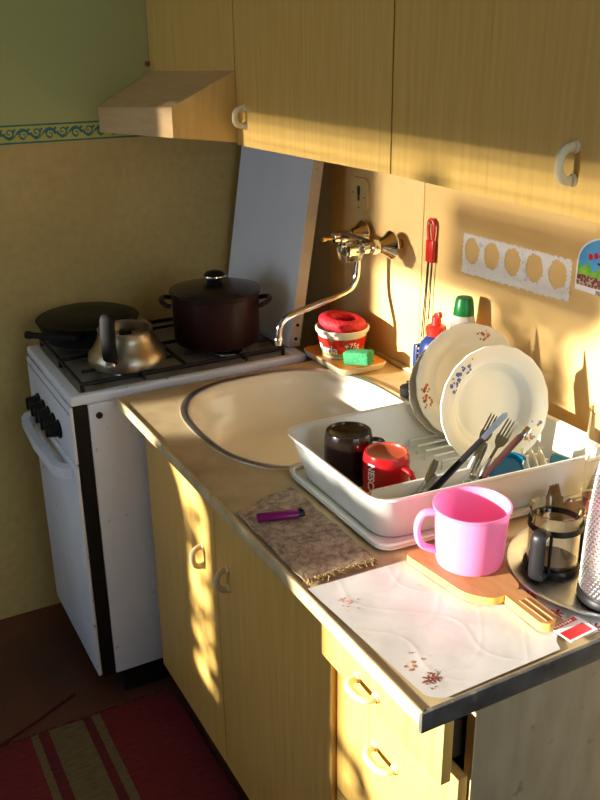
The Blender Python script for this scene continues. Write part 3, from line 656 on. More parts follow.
s1 = MB(); s1.lathe([(0, tz0), (R0, tz0), (R0 + .001, tz0 + .004), (R1, tz0 + H), (R1 + .005, tz0 + H), (R1 + .006, tz0 + H + .008), (R1 + .002, tz0 + H + .010), (R1 - .002, tz0 + H + .006), (R0 - .002, tz0 + .006), (0, tz0 + .004)], (*tb_c, 0), n=56); obj('tub_body', s1, 'white_pl', tb)
def tubpt(a, z, d): r = R0 + .001 + (R1 - R0 - .001) * (z - tz0 - .004) / (H - .004) + d; return (tb_c[0] + r * math.cos(a), tb_c[1] + r * math.sin(a), z)
cam_a = math.atan2(-1.346 - tb_c[1], 2.099 - tb_c[0])       # side of the tub seen in the photograph
s1 = MB(); mats_ = ['tub_red', 'tub_green', 'white', 'yellow', 'tub_dark']; n = 60
for k in range(n):
    a0, a1 = 2 * PI * k / n, 2 * PI * (k + 1) / n
    for zz0, zz1, mi_ in ((.016, .030, 1), (.030, .066, 0)):
        g0 = zz0 + (.006 * math.sin(2 * a0) if mi_ == 0 else 0); g0b = zz0 + (.006 * math.sin(2 * a1) if mi_ == 0 else 0); e0 = zz1 + (.006 * math.sin(2 * a0) if mi_ == 1 else 0); e1 = zz1 + (.006 * math.sin(2 * a1) if mi_ == 1 else 0)
        s1.mi = mi_; s1._f([s1.bm.verts.new(tubpt(a0, tz0 + g0, .0004)), s1.bm.verts.new(tubpt(a1, tz0 + g0b, .0004)), s1.bm.verts.new(tubpt(a1, tz0 + e1, .0004)), s1.bm.verts.new(tubpt(a0, tz0 + e0, .0004))])
rm = .064
def tubtext(body, size, astart, z0_, bold, d): add_text(s1, body, size, lambda x, y: tubpt(astart + x / rm, z0_ + y, d), bold)
s1.mi = 4; tubtext('Perla', .034, cam_a - 1.28, tz0 + .0225, .0016, .0009)
s1.mi = 2; tubtext('Perla', .034, cam_a - 1.26, tz0 + .0235, .0006, .0013)
s1.mi = 2; tubtext('+75g', .022, cam_a + .10, tz0 + .040, .0003, .0011); tubtext('zdarma', .0125, cam_a + .12, tz0 + .029, .0001, .0011)
s1.mi = 3; tubtext('*', .03, cam_a - .55, tz0 + .044, .001, .001)
obj('tub_label', s1, mats_, tb)
sc_ = MB(); z_ = tz0 + H + .008; tilt = Matrix.Rotation(math.radians(-7), 3, 'X') @ Matrix.Rotation(math.radians(5), 3, 'Y')
nA, nB = 48, 18; L = []
for i in range(nA):
    a = 2 * PI * i / nA; ring = []
    for j in range(nB):
        b2 = 2 * PI * j / nB; rr = .046 + (.0205 + .0012 * math.sin(9 * a + 4 * b2)) * math.cos(b2); p = Vector((rr * math.cos(a), rr * math.sin(a), .017 * math.sin(b2)))
        ring.append(sc_.bm.verts.new(Vector((*tb_c, z_ + .012)) + tilt @ p))
    L.append(ring)
for i in range(nA):
    for j in range(nB): sc_._f([L[i][j], L[(i + 1) % nA][j], L[(i + 1) % nA][(j + 1) % nB], L[i][(j + 1) % nB]])
ct = [sc_.bm.verts.new(Vector((*tb_c, z_ + .008)) + tilt @ Vector((.03 * math.cos(2 * PI * k / 24), .03 * math.sin(2 * PI * k / 24), 0))) for k in range(24)]; sc_._f(ct)
tag(obj('pot_scourer', sc_, 'scrub', base=(*tb_c, z_)), 'red ring-shaped nylon scourer lying in the margarine tub', 'scourer')
s1 = MB(); Rz = Matrix.Rotation(math.radians(32), 3, 'Z')
s1.box(.106, .180, -.143, -.100, .8745, .909, .004, rot=Rz @ Matrix.Rotation(math.radians(-6), 3, 'Y'))
for v in s1.bm.verts:
    if abs(v.co.z - .888) < .006: v.co += (Vector((.143, -.121, .892)) - v.co) * .06
tag(obj('green_sponge', s1, 'green', base=(.143, -.121, .874)), 'green kitchen sponge on the orange tray beside the tub', 'sponge')
# plug by the sink
s1 = MB(); s1.lathe([(0, .8505), (.017, .8505), (.019, .855), (.021, .872), (.017, .876), (.007, .878), (0, .878)], (.352, -.106, 0), n=20)
s1.lathe([(.0035, -.002), (.006, 0), (.0035, .002)], (.352, -.106, .884), (.3, -1, 0), 12)
s1.tube(smooth_path([(.352, -.108, .878), (.338, -.112, .864), (.328, -.106, .853), (.318, -.098, .853)], 4), .002, 6)
tag(obj('sink_plug', s1, 'black_mat', base=(.35, -.095, .8505)), 'black rubber sink plug with ring behind the sink', 'plug')
# bottles behind the plates
bt = thing('detergent_bottle', 'dark blue bottle with red nozzle cap behind the plates', 'bottle', (.385, -.052, .8505))
s1 = MB(); s1.lathe([(0, .8505), (.036, .8505), (.040, .856), (.041, .965), (.037, .990), (.026, 1.004), (.018, 1.010), (0, 1.010)], (.385, -.052, 0), n=28); obj('bottle_body', s1, 'blue_pl', bt)
s1 = MB(); s1.lathe([(.024, 1.0105), (.025, 1.030), (.022, 1.034), (.013, 1.036), (.011, 1.056), (.007, 1.060), (0, 1.060)], (.385, -.052, 0), n=22); s1.box(.380, .402, -.058, -.046, 1.052, 1.068, .003, rot=Matrix.Rotation(-.4, 3, 'Y')); obj('nozzle_cap', s1, 'red_pl', bt)
bt = thing('shampoo_bottle', 'white bottle with green cap standing behind the plates', 'bottle', (.487, -.052, .8505))
s1 = MB(); s1.lathe([(0, .8505), (.030, .8505), (.033, .856), (.034, .98), (.031, 1.055), (.025, 1.088), (0, 1.088)], (.487, -.052, 0), n=30); obj('bottle_body', s1, 'white_pl', bt)
s1 = MB(); s1.lathe([(.0245, 1.0885), (.0245, 1.096), (.021, 1.122), (.018, 1.129), (0, 1.130)], (.487, -.052, 0), n=26); obj('cap', s1, 'green_cap', bt)
br = thing('scrubbing_brush', 'small brush with tan bristles behind the stacked plates', 'brush', (.315, -.035, .8505))
s1 = MB(); s1.box(.300, .318, -.060, -.012, .8508, .965, .005); obj('back', s1, 'blue_pl', br)
s1 = MB(); rnd = random.Random(3)
for k in range(70):
    y_ = rnd.uniform(-.057, -.015); z_ = rnd.uniform(.86, .972); s1.tube([(.3185, y_, z_), (.336 + rnd.uniform(-.004, .004), y_ + rnd.uniform(-.005, .005), z_ + rnd.uniform(0, .008))], .0016, 4)
bb = obj('bristles', s1, 'bristle', br); bb['kind'] = 'stuff'

# ================================================================== dish rack
RC = [(.588, -.588), (.960, -.592), (1.000, -.070), (.606, -.070)]        # rim corners: left front, right front, right back, left back
def RQ(u, v):
    a, b2, c_, d_ = [Vector(p) for p in RC]
    p = (a * (1 - u) + b2 * u) * (1 - v) + (d_ * (1 - u) + c_ * u) * v; return p
def rack_ring(ins, r=.02, n=5):
    cs = [Vector(p) for p in RC]; ctr = sum(cs, Vector((0, 0))) / 4; out = []
    q = []
    for p in cs: q.append(Vector((p.x + math.copysign(ins, ctr.x - p.x), p.y + math.copysign(ins, ctr.y - p.y))))
    for i in range(4):
        p = q[i]; a = (q[i - 1] - p).normalized(); b2 = (q[(i + 1) % 4] - p).normalized()
        for k in range(n + 1):
            t = k / n; out.append(tuple(p + a * r * (1 - t) ** 2 + b2 * r * t * t))
    return out
def loft(rings_, close_first=True, close_last=True):
    mbs = MB(); prev = None
    for pts, z in rings_:
        L_ = [mbs.bm.verts.new((x, y, z)) for x, y in pts]
        if prev:
            for k in range(len(L_)): mbs._f([prev[k], prev[(k + 1) % len(L_)], L_[(k + 1) % len(L_)], L_[k]])
        elif close_first: mbs._f(L_)
        prev = L_
    if close_last: mbs._f(prev)
    return mbs
RC_ = RC; RC = [(.590, -.582), (.962, -.584), (.992, -.055), (.612, -.055)]
dt = loft([(rack_ring(.010, .03), .8547), (rack_ring(-.004, .035), .8557), (rack_ring(-.010, .035), .8635), (rack_ring(-.007, .035), .8665), (rack_ring(-.002, .033), .8655), (rack_ring(.006, .03), .8572)])
RC = RC_
tag(obj('drip_tray', dt, 'rack', base=(.78, -.31, .8547)), 'flat cream drip tray under the dish rack', 'tray')
rk = thing('dish_rack', 'cream plastic dish rack full of dishes on the drip tray', 'dish rack', (.78, -.31, .856))
s1 = loft([(rack_ring(.036, .045), .8576), (rack_ring(.032, .045), .860), (rack_ring(.009, .048), .942), (rack_ring(.004, .048), .948), (rack_ring(-.002, .048), .950), (rack_ring(-.003, .048), .954), (rack_ring(.001, .048), .956), (rack_ring(.009, .046), .953), (rack_ring(.0115, .046), .944), (rack_ring(.034, .044), .864)])
obj('basin', s1, 'rack', rk)
s1 = MB()
def wallpiece(u0, v0, u1, v1, z0, z1, th=.0025):
    a, b2 = RQ(u0, v0), RQ(u1, v1); t = (b2 - a).normalized(); nn = Vector((-t.y, t.x)) * th
    s1.hexa([(*(a - nn), z0), (*(b2 - nn), z0), (*(b2 + nn), z0), (*(a + nn), z0), (*(a - nn), z1), (*(b2 - nn), z1), (*(b2 + nn), z1), (*(a + nn), z1)])
wallpiece(.785, .07, .785, .47, .8642, .938); wallpiece(.792, .47, .95, .47, .8642, .915)
obj('divider', s1, 'rack', rk)
s1 = MB()
for k in range(9):
    u = .12 + .075 * k; a, b2 = RQ(u, .55), RQ(u, .92); s1.tube([(*a, .8645), (*a, .884), (*b2, .884), (*b2, .8645)], .0025, 8)
obj('plate_prongs', s1, 'rack', rk)

# ---- plates
def plate(name, label, c, r, psi, tilt_, deep, matn, sprays, scallop=.006):
    nrm = Vector((math.cos(psi) * math.cos(tilt_), -math.sin(psi) * math.cos(tilt_), math.sin(tilt_)))
    rim = .30 * r if deep else .12 * r
    prof = [(0, 0), (.55 * r, 0), (.62 * r, .004)] + ([(.70 * r, .020), (.74 * r, .024), (r, .030)] if deep else [(.70 * r, .009), (r, .017)])
    top = [(a, z + .0035) for a, z in prof]; top[-1] = (r * .995, prof[-1][1] + .0028)
    q = Vector((0, 0, 1)).rotation_difference(nrm); zr = prof[-1][1]; base = Vector(c) - nrm * zr
    mb = MB(); mb.mi = 0
    sq = lambda a, rr: 1 + (scallop * math.cos(20 * a) * max(0, (rr / r - .8) / .2) ** 2)
    mb.lathe(prof + top[::-1], base, nrm, 100, squash=sq)
    mb.lathe([(.42 * r, 0), (.42 * r, -.005), (.46 * r, -.005), (.47 * r, 0)], base, nrm, 60)
    def surf(rr, a):
        z = 0
        for (r0_, z0_), (r1_, z1_) in zip(top, top[1:]):
            if r0_ <= rr <= r1_: z = z0_ + (z1_ - z0_) * (rr - r0_) / (r1_ - r0_)
        return base + q @ Vector((rr * math.cos(a), rr * math.sin(a), z + .0007))
    rnd_ = random.Random(len(label))
    camv = q.inverted() @ Vector((0, 0, 1)); a_up = math.atan2(camv.y, camv.x)
    rgt = q.inverted() @ Vector((.475, .88, 0)); sgn = 1 if rgt.x * math.sin(a_up) - rgt.y * math.cos(a_up) > 0 else -1
    for clock, rad, spread, cols, nf in sprays:                     # clock: degrees clockwise from the top as seen from the front
        for k in range(nf):
            a = a_up - sgn * math.radians(clock + rnd_.uniform(-spread, spread)); rr = r * (rad + rnd_.uniform(-.09, .09)); mb.mi = rnd_.choice(cols)
            cc = surf(rr, a); big = rnd_.uniform(.5, 1)
            for pz in range(5 if mb.mi != 4 else 1):
                da = 2 * PI * pz / 5; o2 = q @ Vector((math.cos(da) * .0024 * big, math.sin(da) * .0024 * big, 0)) if mb.mi != 4 else Vector((0, 0, 0))
                mb.disc(cc + o2, nrm + q @ Vector((-.12 * math.cos(a), -.12 * math.sin(a), 0)), .0020 * big, 7)
    return tag(obj(name, mb, [matn, 'fl_blue', 'fl_orange', 'fl_brown', 'fl_green'], base=c), label, 'plate', 'plates in the dish rack')
PSI, TL = math.radians(8), math.radians(13)
plate('dinner_plate', 'deep white plate with blue flowers, front of the dish rack plates', (.800, -.210, 1.000), .1235, PSI, TL, True, 'china', [(-46, .84, 22, [1, 1, 1, 4], 30), (128, .84, 14, [1, 4, 4, 2], 18)])
plate('dinner_plate', 'cream plate with orange flowers standing behind the blue-flowered plate', (.665, -.172, 1.003), .1245, PSI, TL, False, 'china_cream', [(-100, .83, 14, [2, 2, 3], 22), (26, .84, 10, [2, 3, 3, 4], 16)])
plate('dinner_plate', 'rearmost plain cream plate leaning behind the orange-flowered plate', (.640, -.186, .985), .112, PSI, TL, False, 'china_cream', [])

# ---- upturned mugs
def cup_handle(c, dirv, r, z0, z1, out_, rad, parent, mname, n=10):
    d_ = Vector((*dirv, 0)).normalized(); c_ = Vector((c[0], c[1], 0)); h = MB()
    P = [c_ + d_ * (r - .002) + Vector((0, 0, z1)), c_ + d_ * (r + out_ * .7) + Vector((0, 0, z1 - .004)), c_ + d_ * (r + out_) + Vector((0, 0, (z0 + z1) / 2 + .006)), c_ + d_ * (r + out_ * .75) + Vector((0, 0, z0 + .012)), c_ + d_ * (r - .002) + Vector((0, 0, z0))]
    h.tube(smooth_path(P, 6), rad, n, flat=(1.25, .8)); return obj('handle', h, mname, parent)
mz = .8648
def mug(label, c, r, h, mname, hdir, basem):
    t = thing('mug', label, 'mug', (*c, mz), 'upturned mugs in the dish rack')
    s1 = MB(); s1.mi = 0
    s1.lathe([(r - .003, mz + .002), (r - .0015, mz), (r, mz + .002), (r, mz + h * .8), (r - .002, mz + h - .006), (r - .004, mz + h), (r - .007, mz + h)], (*c, 0), n=44)
    s1.lathe([(r - .003, mz + .002), (r - .005, mz + h * .85), (0, mz + h * .88)], (*c, 0), n=44)
    s1.mi = 1; s1.lathe([(r - .007, mz + h), (r - .009, mz + h - .004), (.6 * r, mz + h - .007), (0, mz + h - .008)], (*c, 0), n=44)
    obj('mug_body', s1, [mname, basem], t)
    cup_handle(c, hdir, r, mz + .02, mz + h - .02, .026, .0055, t, mname)
    return t
mug('upturned black mug in the left corner of the dish rack', (.694, -.488), .0485, .104, 'mug_black', (.45, .9), 'mug_black')
c_r = (.790, -.462)
mr = mug('upturned red mug with white lettering in the dish rack', c_r, .0455, .092, 'mug_red', (.97, .22), 'mug_in')
s1 = MB(); a_l = math.atan2(-1.346 - c_r[1], 2.099 - c_r[0]) - .80
add_text(s1, 'NESCAFÉ', .0205, lambda x, y: (c_r[0] + .046 * math.cos(a_l + y / .0455), c_r[1] + .046 * math.sin(a_l + y / .0455), mz + .080 - x), .0006)
obj('lettering', s1, 'white', mr)

# ---- cutlery leaning in the divided compartment
def frame_of(a, b2, face):
    a, b2 = Vector(a), Vector(b2); t = (b2 - a).normalized(); f = Vector(face); n_ = (f - t * f.dot(t)).normalized(); s_ = t.cross(n_); return a, b2, t, n_, s_
CAMV = (.82, -.44, .37)
def plate_shape(mb, a, t, n_, s_, outline, th, cup=None):
    def fn(x, y, z): d_ = cup(x) if cup else 0; return a + t * x + s_ * y + n_ * (z + d_)
    mb.prism(outline, 0, th, fn=fn)
def fork(label, a, b2, hmat='steel', hl=.10, name='fork', wd=.012):
    a, b2, t, n_, s_ = frame_of(a, b2, CAMV); Ln = (b2 - a).length
    th_ = thing(name, label, 'fork', a, 'cutlery in the dish rack')
    hm = MB(); hm.tube([a + t * 0, a + t * hl * .3, a + t * hl * .8, a + t * hl], [.0050, .0058, .0042, .0034], 10, flat=(1.35, .6)); obj('handle', hm, hmat, th_)
    h = MB(); x0 = hl; x1 = Ln - .048; cup = lambda x: .004 * math.sin(PI * (x - hl) / (Ln - hl))
    plate_shape(h, a, t, n_, s_, [(x0, -.0028), (x1 - .012, -.003), (x1 - .004, -wd * .8), (x1 + .006, -wd), (x1 + .012, -wd), (x1 + .012, wd), (x1 + .006, wd), (x1 - .004, wd * .8), (x1 - .012, .003), (x0, .0028)], .0016)
    for k in range(4):
        yy = -wd + 2 * wd * (k + .5) / 4
        plate_shape(h, a, t, n_, s_, [(x1 + .0115, yy - .0018), (Ln - .006, yy - .0015), (Ln, yy), (Ln - .006, yy + .0015), (x1 + .0115, yy + .0018)], .0016)
    obj('fork_head', h, 'chrome', th_); return th_
def knife(label, a, b2, hl, hmat, cap=False):
    a, b2, t, n_, s_ = frame_of(a, b2, CAMV); Ln = (b2 - a).length
    th_ = thing('table_knife', label, 'knife', a, 'cutlery in the dish rack')
    hm = MB(); hm.tube([a, a + t * .006, a + t * hl * .5, a + t * hl], [.0050, .0066, .0062, .0056], 12, flat=(1.2, .75)); obj('handle', hm, hmat, th_)
    if cap:
        q_ = MB(); q_.tube([a - t * .0195, a - t * .016, a - t * .0005], [.0052, .0066, .0064], 12, flat=(1.25, .8)); obj('end_cap', q_, 'chrome', th_)
    h = MB(); plate_shape(h, a, t, n_, s_, [(hl, -.005), (Ln - .03, -.0065), (Ln - .008, -.006), (Ln, -.001), (Ln - .006, .0045), (Ln - .03, .0055), (hl, .0045)], .0014); obj('blade', h, 'blade', th_); return th_
def spoon(label, a, b2, bowl_first=False, name='spoon'):
    a, b2, t, n_, s_ = frame_of(a, b2, CAMV); Ln = (b2 - a).length
    th_ = thing(name, label, 'spoon', a, 'cutlery in the dish rack')
    hm = MB(); hm.tube([a, a + t * .01, a + t * Ln * .5, a + t * (Ln - .05)], [.005, .0062, .0042, .003], 10, flat=(1.4, .5)); obj('handle', hm, 'chrome', th_)
    h = MB(); c_ = a + t * (Ln - .027); n1, n2 = 20, 5; rings_ = []
    for j in range(n2 + 1):
        rr = j / n2; rings_.append([h.bm.verts.new(c_ + t * (.027 * rr * math.cos(2 * PI * k / n1)) + s_ * (.018 * rr * math.sin(2 * PI * k / n1)) - n_ * (.008 * (1 - rr * rr))) for k in range(n1)] if j else [h.bm.verts.new(c_ - n_ * .008)])
    for A, B in zip(rings_, rings_[1:]):
        for k in range(n1):
            if len(A) == 1: h._f([A[0], B[k], B[(k + 1) % n1]])
            else: h._f([A[k], B[k], B[(k + 1) % n1], A[(k + 1) % n1]])
    obj('spoon_bowl', h, 'chrome', th_); return th_
knife('table knife with dark grey handle leaning highest in the cutlery', (.905, -.452, .905), (.902, -.268, 1.036), .155, 'grey_handle')
fork('steel fork leaning left of the knife blade in the rack', (.893, -.385, .872), (.893, -.288, 1.034), wd=.011)
fork('steel fork leaning right of the knife blade in the rack', (.908, -.366, .872), (.912, -.262, 1.024), wd=.012)
t_ = knife('knife with brown wooden handle upward beside the forks', (.930, -.255, .998), (.926, -.405, .876), .115, 'wood_knife', True)
spoon('steel spoon standing with its bowl down beside the forks', (.884, -.300, .974), (.898, -.362, .876), name='spoon')
spoon('shiny spoon handle at the left of the cutlery compartment', (.893, -.421, .970), (.906, -.488, .872))
spoon('short steel spoon crossing the left spoon in the compartment', (.905, -.430, .948), (.890, -.515, .873))
# blue bowl and scalloped dishes at the rack's right back
bw = MB(); nb = Vector((.80, -.45, .30)).normalized()
bw.lathe([(0, -.024), (.016, -.024), (.029, -.014), (.038, .004), (.041, .014), (.0393, .0145), (.036, .004), (.027, -.012), (0, -.021)], (.912, -.262, .9145), nb, 36)
tag(obj('small_bowl', bw, 'teal_pl', base=(.912, -.262, .872)), 'small blue bowl tipped on its side behind the cutlery', 'bowl')
for k in range(3):
    sm = MB(); cc = (.915 + .003 * k, -.222 + .019 * k, .9105 - .001 * k)
    sm.lathe([(0, -.004), (.024, -.004), (.041, .004), (.0405, .006), (.024, -.001), (0, -.001)], cc, (.45, .80, .30), 60, squash=lambda a, r: 1 + .055 * math.cos(8 * a) * (1 if r > .035 else 0))
    tag(obj('scalloped_dish', sm, 'china_cream', base=(cc[0], cc[1], .866)), ['scalloped cream dish nearest the small blue bowl in the rack', 'scalloped cream dish in the middle of three in the rack', 'scalloped cream dish farthest from the small blue bowl'][k], 'dish', 'scalloped dishes in the rack')
bw = MB(); bw.box(.908, .955, -.158, -.134, .8650, .930, .008, rot=Matrix.Rotation(.25, 3, 'Z'))
tag(obj('blue_sponge', bw, 'teal_pl', base=(.93, -.146, .865)), 'blue sponge block at the back right of the dish rack', 'sponge')

# ================================================================== right end of the worktop
# rag with frayed edge
s1 = MB(); NX, NY = 40, 30; g = {}
def ragz(x, y): return .8533 + .0016 * math.sin(x * 47) * math.sin(y * 39) + .0012 * math.sin(x * 120 + y * 60)
for i in range(NX + 1):
    for j in range(NY + 1):
        u, v = i / NX, j / NY; x = .700 + .268 * u + .004 * math.sin(v * 9); y = -.738 + .140 * v
        x -= .05 * (1 - u) * v; g[i, j] = s1.bm.verts.new((x, y, ragz(x, y)))
for i in range(NX):
    for j in range(NY): s1._f([g[i, j], g[i + 1, j], g[i + 1, j + 1], g[i, j + 1]])
r_ = bmesh.ops.extrude_face_region(s1.bm, geom=s1.bm.faces[:]); bmesh.ops.translate(s1.bm, verts=[e for e in r_['geom'] if isinstance(e, bmesh.types.BMVert)], vec=(0, 0, .0025))
rg = tag(obj('dish_rag', s1, 'cloth', base=(.83, -.66, .8505)), 'worn brown rag with frayed end lying before the dish rack', 'rag')
s1 = MB(); rnd = random.Random(11)
for k in range(300):
    y = rnd.uniform(-.738, -.598); x = .966 + rnd.uniform(-.004, .004); l = rnd.uniform(.004, .013)
    s1.tube([(x, y, .8545), (x + l * .5, y + rnd.uniform(-.004, .004), .8560 + rnd.uniform(-.001, .003)), (x + l, y + rnd.uniform(-.006, .006), .8530 + rnd.uniform(0, .002))], .0007, 4, cap=False)
fr = obj('fringe', s1, 'bristle', rg); fr['kind'] = 'stuff'
# lighter
lg = thing('cigarette_lighter', 'purple disposable lighter on the worktop before the sink', 'lighter', (.765, -.68, .857))
a, b2 = Vector((.756, -.722, .8665)), Vector((.778, -.648, .8665)); t = (b2 - a).normalized()
s1 = MB(); s1.tube([a, a + t * .003, b2 - t * .003, b2], [.0085, .0095, .0095, .0090], 18, flat=(1.15, .85)); obj('lighter_body', s1, 'purple', lg)
s1 = MB(); s1.tube([b2 + t * .0003, b2 + t * .012], [.0085, .0075], 14, flat=(1.1, .8)); obj('lighter_hood', s1, 'grey_handle', lg)
s1 = MB(); s1.lathe([(0, -.003), (.005, -.003), (.005, .003), (0, .003)], b2 + t * .005 + Vector((0, 0, .006)), t.cross(Vector((0, 0, 1))), 14); obj('spark_wheel', s1, 'black', lg)
# white oilcloth mat with creases and stains
s1 = MB(); NX, NY = 110, 96; g = {}
A_, B_, C_, D_ = Vector((.985, -.742)), Vector((1.309, -.726)), Vector((1.305, -.462)), Vector((.996, -.462))
def mz_(x, y): return .8522 + .00022 * max(0, math.sin(58 * x + 31 * y + 2.2 * math.sin(23 * y))) ** 40 + .00022 * max(0, math.sin(-34 * x + 66 * y + 1.8 * math.sin(31 * x))) ** 46 + .0004 * math.sin(60 * x) * math.sin(50 * y)
for i in range(NX + 1):
    for j in range(NY + 1):
        u, v = i / NX, j / NY; p = (A_ * (1 - u) + B_ * u) * (1 - v) + (D_ * (1 - u) + C_ * u) * v
        if u > .94 and v < .08: p += Vector((-.010, .006)) * ((u - .94) / .06) * ((.08 - v) / .08)
        if u > .90 and v > .88: p += Vector((-.022, -.022)) * ((u - .90) / .10) * ((v - .88) / .12)
        g[i, j] = s1.bm.verts.new((p.x, p.y, mz_(p.x, p.y)))
for i in range(NX):
    for j in range(NY): s1._f([g[i, j], g[i + 1, j], g[i + 1, j + 1], g[i, j + 1]])
rnd = random.Random(4)
def stain(cx, cy, n_, sp, mi_, rmax):
    s1.mi = mi_
    for k in range(n_):
        x, y, r_ = cx + rnd.gauss(0, sp), cy + rnd.gauss(0, sp), rnd.uniform(.3, 1) * rmax; q = rnd.uniform(0, 3)
        pts = [(x + r_ * (1 + .35 * math.sin(3 * a_ + q)) * math.cos(a_), y + r_ * (.8 + .3 * math.sin(2 * a_ + q)) * math.sin(a_)) for a_ in [2 * PI * i_ / 10 for i_ in range(10)]]
        s1._f([s1.bm.verts.new((px, py, mz_(px, py) + .0006)) for px, py in pts])
stain(1.265, -.695, 20, .010, 1, .0024); stain(1.225, -.705, 16, .010, 2, .0028); stain(1.05, -.70, 18, .012, 2, .0022); stain(1.13, -.56, 8, .03, 2, .0016)
s1.mi = 1                                                          # printed red sprig on the cloth
for cx_, cy_ in ((1.268, -.700),):
    for k in range(7):
        a_ = k * 2 * PI / 7 + .3; l_ = .007 + .003 * (k % 3); s1._f([s1.bm.verts.new((cx_ + x_ * math.cos(a_) - y_ * math.sin(a_), cy_ + x_ * math.sin(a_) + y_ * math.cos(a_), .8534)) for x_, y_ in ((.002, -.0013), (l_, -.0018), (l_ + .003, 0), (l_, .0018), (.002, .0013))])
tag(obj('oilcloth_mat', s1, ['mat_white', 'fl_brown', 'fl_orange'], base=(1.15, -.6, .851)), 'creased white oilcloth mat with red stains at the worktop end', 'mat')
# second paper under the steel tray, red printed sprigs
s1 = MB(); s1.mi = 0; s1.prism([(1.03, -.438), (1.300, -.438), (1.306, -.14), (1.035, -.14)], .8506, .8516)
s1.mi = 1
for cx_, cy_ in ((1.178, -.456 + .020), (1.235, -.436), (1.29, -.41)):
    for k in range(6):
        a_ = k * PI / 3; s1._f([s1.bm.verts.new((cx_ + x_ * math.cos(a_) - y_ * math.sin(a_), cy_ + x_ * math.sin(a_) + y_ * math.cos(a_), .8520)) for x_, y_ in ((.001, -.001), (.010, -.002), (.013, 0), (.010, .002), (.001, .001))])
tag(obj('shelf_paper', s1, ['white', 'print_red'], base=(1.17, -.29, .8506)), 'white paper with red sprigs under the round metal tray', 'paper')
# cutting board
cb = thing('cutting_board', 'small wooden cutting board with grip under the pink mug', 'cutting board', (1.08, -.48, .856))
s1 = MB(); s1.mi = 1
def rounded(pts, r, n=5):
    out = []
    for i, p in enumerate(pts):
        p = Vector(p); a = (Vector(pts[i - 1]) - p); b2 = (Vector(pts[(i + 1) % len(pts)]) - p); ra = min(r, a.length * .45); rb = min(r, b2.length * .45)
        a.normalize(); b2.normalize()
        for k in range(n + 1):
            t = k / n; out.append(tuple(p + a * ra * (1 - t) ** 2 + b2 * rb * t * t))
    return out
s1.prism(rounded([(.992, -.558), (1.140, -.542), (1.176, -.512), (1.172, -.452), (1.118, -.437), (1.068, -.410), (.998, -.412)], .018), .8548, .8680, top=0)
obj('board', s1, ['board', 'board_side_lit'], cb, sharp=30)
s1 = MB(); s1.mi = 1; s1.prism(rounded([(1.1745, -.492), (1.262, -.494), (1.272, -.478), (1.258, -.458), (1.1745, -.457)], .008), .8552, .8700, top=0)
s1.mi = 0
for k in range(2): s1.box(1.20, 1.262, -.483 + .012 * k, -.480 + .012 * k, .8698, .8712, .0006)
obj('grip', s1, ['board', 'board_side_lit'], cb, sharp=30)
# pink mug
pk = thing('plastic_mug', 'large pink plastic mug on the cutting board', 'mug', (1.066, -.476, .8682))
s1 = MB(); zc = .8682; H = .108
s1.lathe([(0, zc), (.050, zc), (.0545, zc + .003), (.0565, zc + .010), (.0618, zc + H - .006), (.0648, zc + H - .003), (.0648, zc + H), (.0620, zc + H), (.0595, zc + H - .006), (.054, zc + .010), (.049, zc + .006), (0, zc + .005)], (1.066, -.476, 0), n=64); obj('mug_body', s1, 'pink', pk)
cup_handle((1.066, -.476), (-.475, -.88), .0595, zc + .022, zc + H - .014, .030, .0072, pk, 'pink')
# round steel tray
s1 = MB(); s1.lathe([(0, .8530), (.128, .8530), (.134, .8545), (.150, .8625), (.156, .864), (.1575, .8625), (.156, .8605), (.150, .8592), (.136, .8520), (.13, .8518), (0, .8518)], (1.178, -.283, 0), n=90)
tag(obj('serving_tray', s1, 'steel', base=(1.178, -.283, .8518)), 'round stainless steel tray holding the coffee press and grater', 'tray')
# french press
fpx = (1.130, -.350); fz = .8534
fp = thing('coffee_press', 'small glass coffee press without lid in a black holder', 'coffee press', (*fpx, fz))
s1 = MB(); s1.lathe([(0, fz + .006), (.0405, fz + .006), (.0425, fz + .010), (.0425, fz + .106), (.0450, fz + .112), (.0440, fz + .1125), (.0405, fz + .106), (.0405, fz + .012), (0, fz + .009)], (*fpx, 0), n=56); obj('beaker', s1, 'glass', fp)
s1 = MB(); s1.lathe([(0, fz + .0095), (.0395, fz + .0125), (.0395, fz + .022), (0, fz + .022)], (*fpx, 0), n=40); o_ = obj('coffee_dregs', s1, 'coffee', fp); o_['label'] = 'dark coffee dregs'
s1 = MB(); s1.lathe([(0, fz), (.046, fz), (.048, fz + .003), (.047, fz + .010), (.0435, fz + .014), (.0430, fz + .0055), (0, fz + .0052)], (*fpx, 0), n=56)
s1.lathe([(.0430, fz + .080), (.0455, fz + .080), (.0455, fz + .090), (.0430, fz + .090), (.0430, fz + .080)], (*fpx, 0), n=56)
for a_ in (.9, 3.4, 5.4):
    q = Vector((math.cos(a_), math.sin(a_), 0)); s1.tube([Vector((*fpx, fz + .010)) + q * .0448, Vector((*fpx, fz + .084)) + q * .0448], .0028, 8)
obj('holder', s1, 'black', fp)
hv = Vector((.40, -.92, 0)).normalized(); c_ = Vector((*fpx, fz)); s1 = MB()
s1.tube(smooth_path([c_ + hv * .0450 + Vector((0, 0, .086)), c_ + hv * .058 + Vector((0, 0, .0885)), c_ + hv * .066 + Vector((0, 0, .083)), c_ + hv * .0665 + Vector((0, 0, .060)), c_ + hv * .066 + Vector((0, 0, .022)), c_ + hv * .062 + Vector((0, 0, .010)), c_ + hv * .0460 + Vector((0, 0, .009))], 5), .0105, 4 * 3, flat=(1.25, .6)); obj('press_handle', s1, 'grey_handle', fp)
